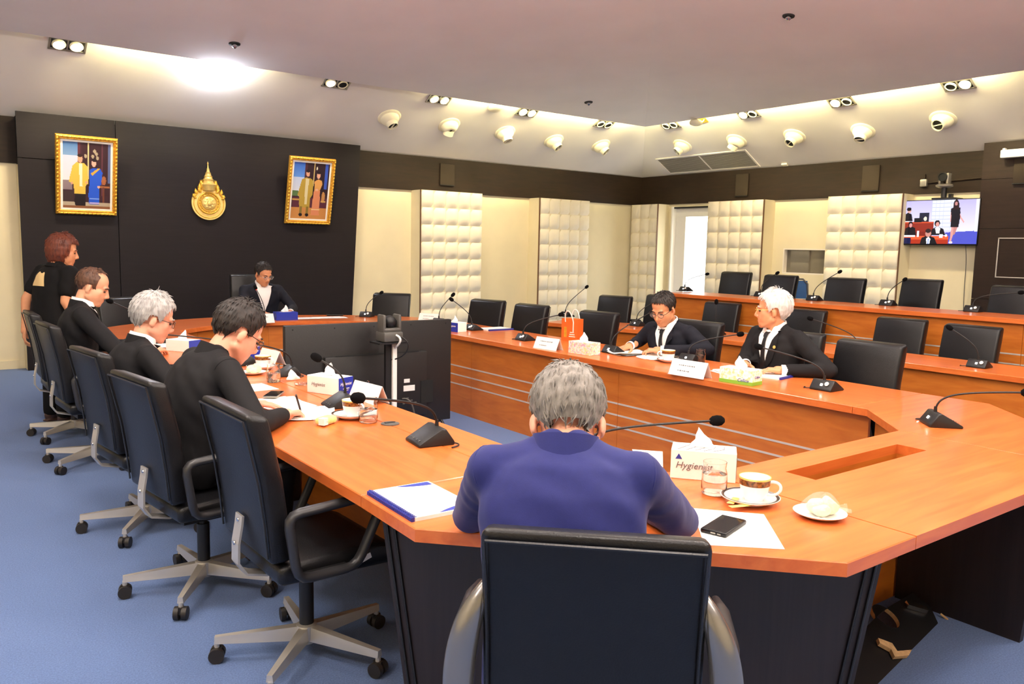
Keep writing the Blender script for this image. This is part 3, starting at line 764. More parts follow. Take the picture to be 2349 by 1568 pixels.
# ------------------------------------------------------------------ office chairs (local: facing +y, origin on the floor under the column)
def slab(profile, hw, bev, seg=3):
    # profile in (y, z), extruded along x by +-hw and bevelled
    bm = bmesh.new(); vs = [bm.verts.new((-hw, y, z)) for y, z in profile]; f0 = bm.faces.new(vs)
    r = bmesh.ops.extrude_face_region(bm, geom=[f0])
    for v in [e for e in r['geom'] if isinstance(e, bmesh.types.BMVert)]: v.co.x = hw
    bmesh.ops.recalc_face_normals(bm, faces=bm.faces[:])
    ed = [e for e in bm.edges if (abs(e.verts[0].co.x-e.verts[1].co.x) < 1e-6) or e.calc_face_angle(0) > .6]
    bmesh.ops.bevel(bm, geom=ed, offset=bev, segments=seg, profile=0.5, affect='EDGES')
    return bm
def make_chair(name='office_chair', seat_w=.47, back_w=.455, h=1.0, base=True):
    t = thing(name, 'x', 'chair')
    MB().bm(slab([(-.20, .395), (.22, .385), (.26, .41), (.25, .45), (.19, .475), (-.20, .465)], seat_w/2, .022)).obj('seat', 'leather', t, smooth=60)
    k = h-1.0
    front = [(-.150, .475), (-.155, .60), (-.175, .76), (-.205, .90), (-.225, .985+k)]
    rear = [(-.305, 1.0+k), (-.285, .90), (-.255, .76), (-.235, .60), (-.225, .475)]
    MB().bm(slab(front+rear, back_w/2, .02)).obj('backrest', 'leather', t, smooth=60)
    # piping around the rear edge
    hw = back_w/2-.012
    pts = [(-hw, -.232, .50), (-hw, -.243, .62), (-hw, -.262, .76), (-hw, -.292, .90), (-hw, -.308, .975+k), (hw, -.308, .975+k), (hw, -.292, .90), (hw, -.262, .76), (hw, -.243, .62), (hw, -.232, .50)]
    MB().tube(pts, .004, 6).obj('piping', 'leather_edge', t)
    # spine bracket
    sp = [(-.246, .60), (-.250, .565), (-.262, .50), (-.264, .43), (-.235, .385), (-.16, .365), (-.02, .365)]
    b = MB()
    for i in range(len(sp)-1):
        (y0, z0), (y1, z1) = sp[i], sp[i+1]; dy, dz = y1-y0, z1-z0; L = math.hypot(dy, dz); ny, nz = -dz/L*.004, dy/L*.004; w_ = .032
        b.add([(s*w_, y+q*ny, z+q*nz) for s in (-1, 1) for (y, z) in ((y0, z0), (y1, z1)) for q in (-1, 1)], [(0, 1, 3, 2), (4, 6, 7, 5), (0, 2, 6, 4), (1, 5, 7, 3), (0, 4, 5, 1), (2, 3, 7, 6)])
    br = b.obj('spine_bracket', 'alu', t)
    for z in (.582, .50): MB().lathe([(.008, 0), (.007, .004), (0, .005)], 10, (0, -.253 if z > .55 else -.268, z), frame((0, -1, 0))).obj('bolt', 'chrome', br)
    MB().box((0, -.0, .37), (.22, .26, .05)).obj('mechanism', 'black', t, smooth=0)
    for s in (-1, 1):
        x = s*(seat_w/2+.035)
        P = [Vector((x, -.15, .425)), Vector((x, -.185, .655)), Vector((x, .19, .675)), Vector((x, .07, .425))]
        pts = []
        for i in range(4):
            a, c, d = P[i-1], P[i], P[(i+1) % 4]; u_, v_ = (a-c).normalized(), (d-c).normalized()
            for q in range(4):
                f = q/3; pts.append(c + u_*(.045*(1-f)**2) + v_*(.045*f**2))
        MB().tube(pts, .0165, 10, closed=True, sx=1.35).obj('armrest', 'arm_plastic', t, smooth=80)
        MB().box((s*(seat_w/2+.008), -.04, .425), (.06, .16, .022)).obj('arm_mount', 'black', t, smooth=0)
    if base:
        MB().cyl((0, 0, .11), (0, 0, .30), .027, n=20).cyl((0, 0, .30), (0, 0, .36), .016, n=16).obj('column', 'black', t)
        bs = MB().lathe([(0, .055), (.032, .055), (.040, .075), (.038, .125), (.028, .13), (0, .13)], 24).obj('hub', 'alu', t)
        arm = MB(); q0 = [(.03, -.021, .068), (.03, .021, .068), (.03, .017, .122), (.03, -.017, .122)]; q1 = [(.332, -.013, .072), (.332, .013, .072), (.332, .010, .098), (.332, -.010, .098)]
        arm.add(q0+q1, [(0, 1, 5, 4), (1, 2, 6, 5), (2, 3, 7, 6), (3, 0, 4, 7), (4, 5, 6, 7), (3, 2, 1, 0)])
        arm.cyl((.325, 0, .05), (.325, 0, .075), .010, n=10)
        arme = arm.mesh('base_arm', 'alu', 30)
        cs = MB(); cs.cyl((.325, -.026, .028), (.325, -.006, .028), .028, n=18).cyl((.325, .006, .028), (.325, .026, .028), .028, n=18); cs.box((.325, 0, .042), (.034, .014, .03)); cs.cyl((.325, 0, .04), (.325, 0, .06), .008, n=8)
        csm = cs.mesh('caster', 'caster', 40)
        for i in range(5):
            a = mkobj('base_arm', arme, t, rot=R_(72*i+18)); mkobj('caster', csm, a)
    return t
proto = make_chair(); CH = [False]
def chair(x, y, face, label, group='black leather office chairs', z=0.0, base=0.0):
    # face: compass direction in degrees the sitter looks to (0 = +x, 90 = +y)
    o = place(proto, CH, (x, y, z), R_(face-90), label, group)
    if base:
        for c in o.children:
            if c.name.startswith('base_arm'): c.rotation_euler.z += R_(base)
    return o
G1 = 'chairs along the left table'; G2 = 'chairs along the right table'; G3 = 'chairs of the middle row'; G4 = 'chairs of the back row'
def base_turn(o, deg):
    for c in o.children:
        if c.name.startswith('base_arm'): c.rotation_euler.z += R_(deg)
c1 = chair(1.13, 2.78, 2, 'empty black leather office chair in the left foreground, whole silver base in view', G1); base_turn(c1, 8)
MB().box((.235, .12, .43), (.006, .05, .02), Matrix.Rotation(.3, 3, 'X')).obj('tag', 'mat_white', c1, smooth=0)
c2 = chair(.99, 3.62, 8, 'black office chair of the dark haired man who writes', G1); base_turn(c2, 6)
c3 = chair(.97, 4.60, 8, 'black office chair of the silver haired man with glasses', G1); base_turn(c3, 6)
c4 = chair(.97, 6.15, 4, 'black office chair of the balding man', G1); base_turn(c4, -8)
c5 = chair(.98, 7.12, 0, 'empty black office chair beside the standing woman', G1)
cb = chair(1.25, 1.33, 46, 'black office chair in the foreground seen from behind, under the man in blue', G1)
for c in list(cb.children):
    if c.name.startswith('armrest'): bpy.data.objects.remove(c)
    elif c.name.startswith('spine_bracket'): c.location.z = -.11
for s in (-1, 1):
    P = [Vector((s*x, y, z)) for x, y, z in ((.212, -.225, .865), (.236, -.245, .825), (.258, -.25, .77), (.272, -.245, .70), (.278, -.24, .62), (.278, -.22, .52), (.265, -.17, .44))]
    sm = []
    for k in range(len(P)-1):                                     # smooth curve through the points
        p0, p1, p2, p3 = P[max(k-1, 0)], P[k], P[k+1], P[min(k+2, len(P)-1)]
        for q in range(5): f = q/5; sm.append(.5*((2*p1)+(p2-p0)*f+(2*p0-5*p1+4*p2-p3)*f*f+(3*p1-p0-3*p2+p3)*f**3))
    sm.append(P[-1]); n_ = len(sm)
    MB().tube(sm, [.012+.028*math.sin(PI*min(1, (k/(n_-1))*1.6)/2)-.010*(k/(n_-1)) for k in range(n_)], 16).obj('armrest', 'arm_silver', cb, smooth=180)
    MB().tube([(s*.280, -.22, .69), (s*.295, -.10, .69), (s*.300, .08, .685), (s*.30, .17, .68)], [.022, .025, .024, .012], 14).obj('arm_pad', 'arm_plastic', cb, smooth=180)
chair(1.70, 8.40, -72, 'grey looking empty chair behind the left end of the curved table', 'chairs at the curved head end')
chair(4.37, 8.33, 224, 'empty chair at the curved end, right of the black backdrop', 'chairs at the curved head end')
hb = make_chair('high_back_chair', h=1.19); tag(hb, 'high backed black chair of the chairman in front of the backdrop', 'chair', 'chairs at the curved head end'); hb.location = (3.17, 9.22, 0); hb.rotation_euler = (0, 0, R_(-95-90))
def chair_px(pl, pr, z, face, label, group, zf=0.0, dy=.22):
    # front top edge of the backrest seen at two pixels, height z above the floor zf
    a, c = at(*pl, z+zf), at(*pr, z+zf); m = (a+c)/2
    d = Vector((math.cos(R_(face)), math.sin(R_(face)), 0)); p = m + d*dy
    return chair(p.x, p.y, face, label, group, zf)
ZF = .975
chair_px((1921, 782), (2064, 799), ZF, 180, 'empty chair at the right table nearest the camera', G2)
chair(4.85, 3.40, 187, 'chair of the white haired man, turned towards the far end', G2)
chair(4.86, 4.30, 186, 'chair of the man reading papers with black rimmed glasses', G2)
chair_px((1335, 716), (1402, 723), ZF, 184, 'empty chair right behind the orange gift bag', G2)
chair_px((1183, 700), (1246, 705), ZF, 186, 'empty chair at the right table, second from the curved end', G2)
chair_px((1085, 690), (1144, 693), ZF, 196, 'empty chair where the right table meets the curved end', G2)
chair_px((1378, 684), (1440, 687), .955, 196, 'empty chair of the middle row farthest from the camera', G3)
chair_px((1487, 682), (1545, 686), .955, 190, 'middle row chair half hidden behind the man reading papers', G3)
chair_px((1617, 700), (1690, 703), .955, 184, 'middle row chair between the two seated men on the right', G3)
chair_px((1812, 716), (1876, 720), .955, 182, 'middle row chair half hidden behind the white haired man', G3)
chair_px((2012, 736), (2118, 744), .955, 180, 'middle row chair second from the right edge', G3)
chair_px((2167, 753), (2288, 762), .955, 178, 'middle row chair nearest the camera at the right', G3)
for pl, pr, fc, lb in (((1662, 626), (1711, 627), 186, 'back row chair in front of the padded panel by the daylight window'), ((1760, 633), (1816, 635), 180, 'back row chair in front of the blue folding chair'), ((1903, 640), (1974, 642), 182, 'back row chair in front of the padded panel beside the television'), ((2075, 643), (2151, 645), 180, 'back row chair under the wall television'), ((2288, 657), (2375, 664), 178, 'back row chair cut by the right picture edge')):
    chair_px(pl, pr, .975, fc, lb, G4, zf=.30)
# blue folding chair by the wall
fp = at(1815, 680, .80); t = thing('folding_chair', 'blue folding chair standing by the wall behind the back row', 'chair', (9.6, atx(1822, 650, 9.6).y, .30), R_(100))
b = MB(); b.tube([(-.21, -.2, 0), (-.21, .0, .5), (-.21, .06, .86), (-.15, .07, .92), (.15, .07, .92), (.21, .06, .86), (.21, .0, .5), (.21, -.2, 0)], .012, 8); b.obj('frame', 'grey_body', t, smooth=80)
for s in (-1, 1): MB().tube([(s*.19, .24, 0), (s*.19, -.18, .44)], .011, 8).obj('leg', 'grey_body', t)
MB().rbox((0, -.02, .45), (.37, .36, .03), .012).obj('seat', 'blue_seat', t); MB().grid(lambda u, v: ((u-.5)*.40, .055+.03*(1-(2*u-1)**2)-.012, .66+v*.24), 8, 4).obj('backrest', 'blue_seat', t, smooth=180)

# ------------------------------------------------------------------ gooseneck microphones
def mic(px, py, ztab, ang, head, label, group, sticker=False, red=False, hang=None, s=1.0, pos=None):
    # base centre at a pixel on a table of height ztab; ang: direction (deg) in which the speaker sits
    p = pos or at(px, py, ztab+.02); p = Vector((p.x, p.y, ztab))
    t = thing('desk_microphone', label, 'microphone', p, R_(ang)-PI/2, group)        # local +y towards the speaker
    prof = [(.075, .0), (.075, .010), (-.012, .060), (-.028, .060), (-.062, .012), (-.062, .0)]
    bm = slab([(y*s, z*s) for y, z in prof], .068*s, .006, 2)
    MB().bm(bm).obj('base', 'black', t, smooth=40)
    Rp = Matrix.Rotation(math.atan2(.05, .087)*-1, 3, 'X')
    for i in range(4): MB().lathe([(.004, 0), (.004, .0015), (0, .0015)], 8, Vector(((-.04+.027*i)*s, .062*s, .0195*s)), Rp).obj('button', 'grey_body', t)
    Rb = frame((0, -.82, .57)); c = Vector((0, -.048*s, .034*s))
    MB().box(c, (.014, .014, .004), Rb).obj('light', 'led_white', t, smooth=0)
    if sticker: MB().lathe([(.013, 0), (.013, .003), (0, .003)], 16, c+Vector((.035, 0, .008)), Rb).obj('sticker', 'mat_white', t)
    h0 = Vector((0, -.02*s, .055*s))
    # head: intersect its pixel ray with the vertical plane through the base
    ha = ang if hang is None else hang; d = Vector((math.cos(R_(ha)), math.sin(R_(ha)), 0)); n = Vector((-d.y, d.x, 0))
    H = atplane(head[0], head[1], p, n) - p
    H = Matrix.Rotation(-(R_(ang)-PI/2), 3, 'Z') @ H
    if H.length > .62: H = H*(.62/H.length)
    p2 = h0+Vector((0, 0, .085)) + (H-h0)*.16
    path = bez(h0, h0+Vector((0, 0, .085)), p2, H, 16); dr = (path[-1]-path[-2]).normalized()
    MB().tube([h0+Vector((0, 0, -.005)), h0+Vector((0, 0, .03))], [.009, .007], 12).obj('socket', 'black', t)
    MB().tube(path, .0042*s, 8).obj('gooseneck', 'black', t, smooth=80)
    R = frame(dr)
    if red: MB().lathe([(.009, -.006), (.010, .0), (.009, .008)], 14, H, R).obj('ring_light', 'red_led', t)
    k = 1.0*s
    MB().lathe([(.0, -.006*k), (.010*k, -.004*k), (.017*k, .006*k), (.019*k, .022*k), (.017*k, .036*k), (.010*k, .046*k), (0, .049*k)], 16, H, R).obj('foam_head', 'foam', t, smooth=80)
    c0 = Vector((-.06*s, -.055*s, .008)); q = [c0, c0+Vector((-.03, -.03, .0)), c0+Vector((-.05, -.01, -.004)), c0+Vector((-.06, .03, -.004))]
    MB().tube(bez(*q, 8), .003, 6).obj('cable', 'black', t)
    return t
GL, GR, GM, GB = 'microphones of the left table', 'microphones of the right table', 'microphones of the middle row', 'microphones of the back row'
mic(990, 1003, TZ, 172, (832, 913), 'black microphone nearest the camera on the left table, neck to the left', GL, hang=200, s=1.15)
mic(782, 922, TZ, 172, (735, 825), 'black microphone between the tissue box and the coffee cup', GL, hang=150, s=1.1)
mic(662, 853, TZ, 172, (560, 785), 'black microphone beside the crumpled tissue', GL, hang=190)
mic(445, 795, TZ, 180, (330, 757), 'black microphone in front of the silver haired man', GL, hang=185, pos=Vector((1.74, 5.28, TZ)))
mic(330, 735, TZ, 180, (258, 693), 'black microphone in front of the balding man', GL, hang=170, pos=Vector((1.55, 6.75, TZ)))
mic(628, 722, TZ, 85, (588, 663), 'thin grey microphone of the chairman with a glowing red ring', 'microphones of the head end', red=True, pos=Vector((2.99, 8.44, TZ)), hang=160)
mic(841, 722, TZ, 40, (872, 673), 'microphone at the curved end in front of the empty chair by the backdrop', 'microphones of the head end', sticker=True, hang=5)
mic(1004, 731, TZ, 20, (1036, 679), 'microphone behind the big monitor with its neck to the right', GR, pos=Vector((4.42, 7.2, TZ)), hang=-20)
mic(1086, 752, TZ, 0, (1039, 689), 'microphone right of the blue tissue box', GR, sticker=True, hang=120)
mic(1204, 775, TZ, 0, (1282, 722), 'microphone left of the folded name card', GR, sticker=True, hang=-30)
mic(1406, 803, TZ, 0, (1492, 717), 'microphone beside the pink flowered tissue box', GR, hang=-25)
mic(1583, 823, TZ, 0, (1692, 767), 'microphone behind the name card of the white haired man', GR, hang=-40)
mic(1895, 886, TZ, 0, (1748, 797), 'microphone right of the green flowered tissue box', GR, sticker=True, hang=120, s=1.05)
mic(2155, 965, TZ, -45, (2345, 900), 'microphone on the right corner of the ring table', GR, hang=-60, s=1.1)
mic(1500, 1045, TZ, 225, (1632, 965), 'microphone of the man in blue, only its neck and head in view', 'microphones of the near side', pos=at(1325, 1085, TZ), hang=-20, s=1.1)
mic(1300, 722, TZ, 0, (1343, 660), 'middle row microphone farthest from the camera', GM, hang=-20)
mic(1463, 743, TZ, 0, (1496, 695), 'middle row microphone left of the man reading', GM, hang=-20)
mic(1588, 752, TZ, 0, (1643, 697), 'middle row microphone behind the man reading', GM, hang=-30, pos=Vector((6.32, 5.12, TZ)))
mic(1950, 790, TZ, 0, (1864, 732), 'middle row microphone behind the empty right table chair', GM, hang=110, pos=Vector((6.3, 3.62, TZ)))
mic(2246, 836, TZ, 0, (2184, 755), 'middle row microphone nearest the camera', GM, sticker=True, hang=110)
for b_, h_, lb in (((1573, 664), (1619, 629), 'in front of the daylight window'), ((1747, 676), (1780, 628), 'in front of the blue folding chair'), ((1868, 685), (1923, 625), 'left of the padded panel by the television'), ((2037, 696), (2072, 643), 'below the wall television'), ((2233, 710), (2336, 671), 'at the right picture edge with a coiled lead')):
    mic(b_[0], b_[1], Z3, 0, h_, 'back row microphone '+lb, GB, sticker=True, hang=-25 if b_[0] < 2200 else -70)

# ------------------------------------------------------------------ people
def rot_xyz(pitch, yaw, roll=0):   # head turned by yaw about z, nodding down by pitch, tilted by roll (radians)
    return Matrix.Rotation(yaw, 3, 'Z') @ Matrix.Rotation(-pitch, 3, 'X') @ Matrix.Rotation(roll, 3, 'Y')
def head_mb(fat=1.0):
    b = MB()
    b.sphere((0, -.014, .042), (.077, .096, .086), 24, 16)
    b.sphere((0, .022, -.03), (.064*fat, .070, .082), 24, 16)
    b.sphere((0, .05, -.078), (.040*fat, .036, .030), 16, 12)
    b.sphere((0, .066, -.094), (.022, .020, .017), 14, 10)
    for s in (-1, 1):
        b.sphere((s*.034*fat, .050, -.018), (.027, .026, .032), 14, 10); b.cap((s*.050*fat, .0, -.052), (s*.018, .058, -.088), .024, .020, 10)
        b.sphere((s*.012, .092, -.034), (.010, .011, .009), 10, 8)
        E_ = Euler((-.25, 0, s*-.35)).to_matrix()
        b.sphere((s*.080, -.012, -.008), (.008, .017, .029), 14, 10, E_); b.sphere((s*.077, -.006, -.026), (.008, .011, .012), 10, 8, E_)
    b.cap((-.034, .075, .026), (.034, .075, .026), .013, n=10)
    b.cap((0, .082, .020), (0, .103, -.026), .0085, .0125, n=10)
    b.cap((-.016, .083, -.057), (.016, .083, -.057), .0075, n=8); b.cap((-.013, .082, -.068), (.013, .082, -.068), .008, n=8)
    return b
def xf(mb, R, c):
    c = Vector(c); o = MB(); o.f = mb.f; o.m = mb.m; o.v = [tuple(R @ Vector(v)+c) for v in mb.v]; return o
def hair_mesh(style, mat, parent, R, c):
    # shell over the skull, cut along a hairline
    S = dict(short=(.083, .104, .092, 0.0), bald=(.082, .102, .088, 0), full=(.088, .108, .100, 0), bob=(.100, .118, .104, 0), fluffy=(.091, .112, .103, 0))[style]
    n, m = 56, 40; rnd = random.Random(sum(map(ord, style+mat)))
    bm = bmesh.new(); ring = []
    ph = [rnd.uniform(0, 6) for _ in range(6)]
    def pt(t, a):
        x, y, z = math.sin(t)*math.cos(a), math.sin(t)*math.sin(a), math.cos(t)
        k = 1+.012*math.sin(13*a+ph[0]+6*t)+.012*math.sin(23*a+ph[1]-9*t)+.01*math.sin(7*t*3+ph[2]+3*a)
        if style == 'bob' and z < 0: k *= 1.0+.12*min(1, -z)
        return Vector((x*S[0]*k, y*S[1]*k-.016, z*(S[2] if z > 0 else S[2]*(1.5 if style == 'bob' else 1.05))*k+.044))
    def line(p):
        y = p.y
        if style == 'bob':
            if y > .045: return .085
            return -.105 if y < .02 else -.03
        if style == 'bald':
            if y > .03: return .2
            if y > .008: return .118 if abs(p.x) < .06 else .0
            if y > -.035: return .026
            if y > -.06: return .026-(-.035-y)*3.4
            return -.062
        front = .088 if style != 'fluffy' else .086
        if y > .055: return front+(y-.055)*.2
        if y > .028: return .035+(y-.028)*1.9
        if y > .008: return .0                                   # sideburn
        if y > -.035: return .026                                # above the ear
        if y > -.06: return .026-(-.035-y)*3.4
        return -.058 if style != 'full' else -.032
    vs = [[bm.verts.new(pt(PI*(i+.0)/m if i else .001, 2*PI*j/n)) for j in range(n)] for i in range(m)]
    for i in range(m-1):
        for j in range(n):
            q = [vs[i][j], vs[i][(j+1) % n], vs[i+1][(j+1) % n], vs[i+1][j]]
            ctr = sum((v.co for v in q), Vector())/4
            if ctr.z >= line(ctr): bm.faces.new(q)
    bmesh.ops.delete(bm, geom=[v for v in bm.verts if not v.link_faces], context='VERTS')
    # soften the cut, then give the shell thickness
    for _ in range(3):
        for v in [v for v in bm.verts if v.is_boundary]:
            nb = [e.other_vert(v).co for e in v.link_edges if e.is_boundary]
            if len(nb) == 2: v.co = v.co*.5+(nb[0]+nb[1])*.25
    bmesh.ops.recalc_face_normals(bm, faces=bm.faces[:])
    surf = [(f_.calc_center_median(), f_.normal.copy()) for f_ in bm.faces]; crown = Vector((.01, -.045, .15))
    r = bmesh.ops.solidify(bm, geom=bm.faces[:], thickness=.016)
    b = MB().bm(bm, c, R); nt = 1300 if style != 'bald' else 500
    for p, nn in rnd.choices(surf, k=nt):
        if nn.dot(p-Vector((0, -.016, .04))) < 0: nn = -nn
        d_ = p-crown; d_ = d_-nn*d_.dot(nn); d_ += Vector((rnd.uniform(-.3, .3), rnd.uniform(-.3, .3), rnd.uniform(-.2, .1)))*.03
        if d_.length < 1e-4: continue
        d_ = d_.normalized(); L_ = rnd.uniform(.018, .036)*(1.2 if style in ('fluffy', 'bob') else 1.0); lift = rnd.uniform(-.02, .06)
        if p.y > .03: L_ *= .6
        if p.z < .05 and p.y > -.07 and style != 'bob': L_ *= .5
        q = [p-nn*.003, p+d_*L_*.5+nn*(L_*lift*.7-L_*L_*1.25), p+d_*L_+nn*(L_*lift*.25-L_*L_*5)]
        b.tube([R @ v+Vector(c) for v in q], [.0024, .0020, .0003], 4)
    return b.obj('hair', mat, parent, smooth=70, fix=True)
def hand_mb(wrist, fwd, up, side, curl=.6, thumb=.5, spread=.05, k=1.0):
    # wrist point, finger direction, back-of-hand direction, side=+1 right hand
    f = Vector(fwd).normalized(); u = Vector(up); u = (u-f*u.dot(f)).normalized(); x = f.cross(u)*1.0   # x to the right of the hand
    th = -side                                                   # thumb lies on the left of a right hand (back up)
    W = lambda a, b_, c: Vector(wrist)+x*(a*k)+f*(b_*k)+u*(c*k)
    b = MB()
    Rm = Matrix((x, f, u)).transposed()
    b.rbox(W(0, .052, 0), (.080*k, .088*k, .028*k), .013*k, 3, Rm); b.cap(W(0, -.05, 0), W(0, .03, 0), .027*k, .028*k, 12)
    L = ((.030, .094, .040, .026, .020), (.010, .098, .045, .029, .022), (-.011, .096, .041, .027, .021), (-.031, .088, .032, .021, .018))
    for i, (fx, fy, a, b2, c) in enumerate(L):
        px = fx*th; p = W(px, fy-.008, .0); ang = 0.0; sp = (px/.03)*spread; r = .0088*k
        for seg, l in enumerate((a, b2, c)):
            ang += curl*(.55, .95, .7)[seg]
            d = (f*math.cos(ang) - u*math.sin(ang) + x*sp).normalized(); q = p+d*(l*k); b.cap(p, q, r, r*.92, 10); p = q; r *= .92
    p = W(th*.034, .018, -.006); d = (f*.62+x*th*.75-u*.25).normalized(); q = p+d*.042*k; b.cap(p, q, .0125*k, .0105*k, 10)
    d2 = (d*(1-thumb)+f*thumb-u*.3*thumb-x*th*.35*thumb).normalized(); q2 = q+d2*.032*k; b.cap(q, q2, .0105*k, .0095*k, 10); q3 = q2+(d2-x*th*.2-u*.1).normalized()*.024*k; b.cap(q2, q3, .0095*k, .0085*k, 10)
    return b
def glasses_obj(parent, R, c, mat, rim=.0016, full=True):
    b = MB()
    for s in (-1, 1):
        ring = [(s*.033+.0255*math.cos(a), .099-.004*abs(math.cos(a)), .004+.018*math.sin(a)) for a in [2*PI*i/20 for i in range(20)]]
        if full: b.tube(ring, rim, 6, closed=True)
        else: b.tube(ring[0:11], rim, 6)
        b.tube([(s*.058, .094, .010), (s*.072, .085, .012), (s*.081, .01, .012), (s*.079, -.012, .004)], rim*1.2, 6)
    b.tube([(-.008, .102, .008), (0, .106, .010), (.008, .102, .008)], rim, 6)
    g = xf(b, R, c).obj('glasses', mat, parent, smooth=80)
    for s in (-1, 1): xf(MB().lathe([(.024, 0), (0, .002)], 16, (s*.033, .0975, .004), frame((0, 1, 0))), R, c).obj('lens', 'lens', g)
    return g
def torso_loft(b, pts, rx, ry, n=20):
    # ellipses along a spine, x half width rx, depth ry, closed ends
    pts = [Vector(p) for p in pts]; vs = []
    for i, p in enumerate(pts):
        t = (pts[min(i+1, len(pts)-1)]-pts[max(i-1, 0)]).normalized(); x = Vector((1, 0, 0)); y = t.cross(x)
        for j in range(n):
            a = 2*PI*j/n; cx_, sy_ = math.cos(a), math.sin(a)
            vs.append(p+x*(rx[i]*math.copysign(abs(cx_)**.85, cx_))+y*(ry[i]*math.copysign(abs(sy_)**.85, sy_)))
    k = len(pts); fs = [(i*n+j, i*n+(j+1) % n, (i+1)*n+(j+1) % n, (i+1)*n+j) for i in range(k-1) for j in range(n)]
    fs += [tuple(range(n-1, -1, -1)), tuple((k-1)*n+j for j in range(n))]
    b.add(vs, fs)
def person(label, loc, face, skin='skin_a', hairs=('short', 'hair_black'), top='suit_black', pants='suit_black', lean=(8, 14), head=(15, 0, 0), armR=None, armL=None,
           handR=None, handL=None, shirt=None, tie=False, collar='shirt', cuffs=True, glasses=None, stand=False, wide=1.0, fat=1.0, vox=.010, pz=.555, short_sleeve=False, hand_k=1.0, twist=0.0, shoes=True, neck_dx=0.0, open_v=.075, tall=1.0, head_at=None, hs=1.06, nk=(.032, .04)):
    if stand: pz = .88
    if head_at is not None:                                       # put the head where it stands in the photograph: solve the hip position and the torso length
        l1, l2, kk = R_(lean[0]), R_(lean[1]), R_(head[0])*.6
        a_ = math.cos(l1)*.26+math.cos(l2)*.275; tall = min(1.14, max(.80, (head_at.z-nk[0]-.085*math.cos(kk)-pz)/a_))
        ys_ = tall*(math.sin(l1)*.26+math.sin(l2)*.275+.05*.125)+nk[1]+.11*math.sin(kk)
        loc = (head_at.x-math.cos(R_(face))*ys_, head_at.y-math.sin(R_(face))*ys_); print('PERSON', label[:30], 'tall %.2f hip %.2f %.2f' % (tall, *loc))
    t = thing('person', label, 'person', (loc[0], loc[1], 0), R_(face)-PI/2)
    inv = t.matrix_basis.inverted() if False else (Matrix.Translation(Vector((loc[0], loc[1], 0))) @ Matrix.Rotation(R_(face)-PI/2, 4, 'Z')).inverted()
    Wl = lambda v: inv @ Vector(v)                                # world -> local
    l1, l2 = R_(lean[0]), R_(lean[1]); pel = Vector((0, 0, pz))
    mid = pel+Vector((0, math.sin(l1), math.cos(l1)))*.26*tall; che = mid+Vector((neck_dx*.6, math.sin(l2), math.cos(l2)))*.15*tall; nb = che+Vector((neck_dx*.4, math.sin(l2)+.05, math.cos(l2)))*.125*tall
    up2 = (nb-mid).normalized(); fr2 = Vector((1, 0, 0)).cross(up2)*-1; fr2 = Vector((0, up2.z, -up2.y))
    Rt = Matrix.Rotation(twist, 3, 'Z')
    sh = {s: nb - up2*.062 + Rt @ Vector((s*.182*wide, -.005, 0)) for s in (1, -1)}
    # head
    hp, hy, hr = R_(head[0]), R_(head[1]), R_(head[2]); RH = rot_xyz(hp, hy, hr)*hs
    kk = hp*.6; hc = nb+Vector((0, nk[1]+.11*math.sin(kk), nk[0]+.085*math.cos(kk)))
    arms = {1: armR, -1: armL}; J = {}
    for s in (1, -1):
        if arms[s] is None:
            el = sh[s]+Vector((s*.05, .05, -.27)); wr_ = el+Vector((-s*.06, .23, -.02))
        else: el, wr_ = Wl(arms[s][0]), Wl(arms[s][1])
        J[s] = (sh[s], el, wr_)
    if stand: legs = {s: (Vector((s*.09, 0, pz-.02)), Vector((s*.10, .02, .47)), Vector((s*.10, 0, .07))) for s in (1, -1)}
    else: legs = {s: (Vector((s*.09, .02, pz-.01)), Vector((s*.12, .40, pz-.03)), Vector((s*.12, .36, .09))) for s in (1, -1)}
    # ---- body: torso, arms and legs under the clothes, then head, neck and hands, all in one mesh
    b = MB(); g = .86
    torso_loft(b, [pel+Vector((0, 0, -.08)), pel, pel.lerp(mid, .5), mid, mid.lerp(che, .6), che, che.lerp(nb, .5), nb], [.15*g, .17*g, .16*g, .165*g, .18*g, .18*g, .14*g, .06], [.11*g, .125*g, .12*g, .12*g, .12*g, .115*g, .09*g, .055])
    for s in (1, -1):
        S_, E_, W_ = J[s]; b.cap(S_, E_, .05, .042); b.cap(E_, W_, .042, .027); a, k_, f_ = legs[s]; b.cap(a, k_, .075, .055); b.cap(k_, f_, .052, .038)
    m1 = remesh(b, .016, 4)
    hb = xf(head_mb(fat), RH, hc); hb.cap(nb-up2*.05, hc+RH @ Vector((0, -.022, -.055)), .060*fat, .054*fat, 16)
    m2 = remesh(hb, .0050, 9, .5)
    parts = [m1, m2]
    hd = {1: handR, -1: handL}
    for s in (1, -1):
        S_, E_, W_ = J[s]; f_ = (W_-E_).normalized(); h = hd[s] or {}
        fw_ = inv.to_3x3() @ Vector(h['fwd']) if 'fwd' in h else f_
        up_ = inv.to_3x3() @ Vector(h.get('up', (0, 0, 1)))
        parts.append(remesh(hand_mb(W_, fw_, up_, s, h.get('curl', .55), h.get('thumb', .5), h.get('spread', .06), hand_k), .0038, 3, .5))
    body = to_mb(*parts).obj('body', skin, t, smooth=180)
    # face details
    fc = lambda mb, nm, mt, par=body, sm=80: xf(mb, RH, hc).obj(nm, mt, par, smooth=sm)
    for s in (-1, 1):
        fc(MB().sphere((s*.031, .079, .004), (.013, .007, .005), 10, 8), 'eye', 'eye_dark')
        fc(MB().tube([(s*.016, .091, .026), (s*.034, .089, .031), (s*.049, .077, .027)], [.003, .0038, .002], 6), 'eyebrow', hairs[1] if hairs[1] != 'hair_thin' else 'hair_black')
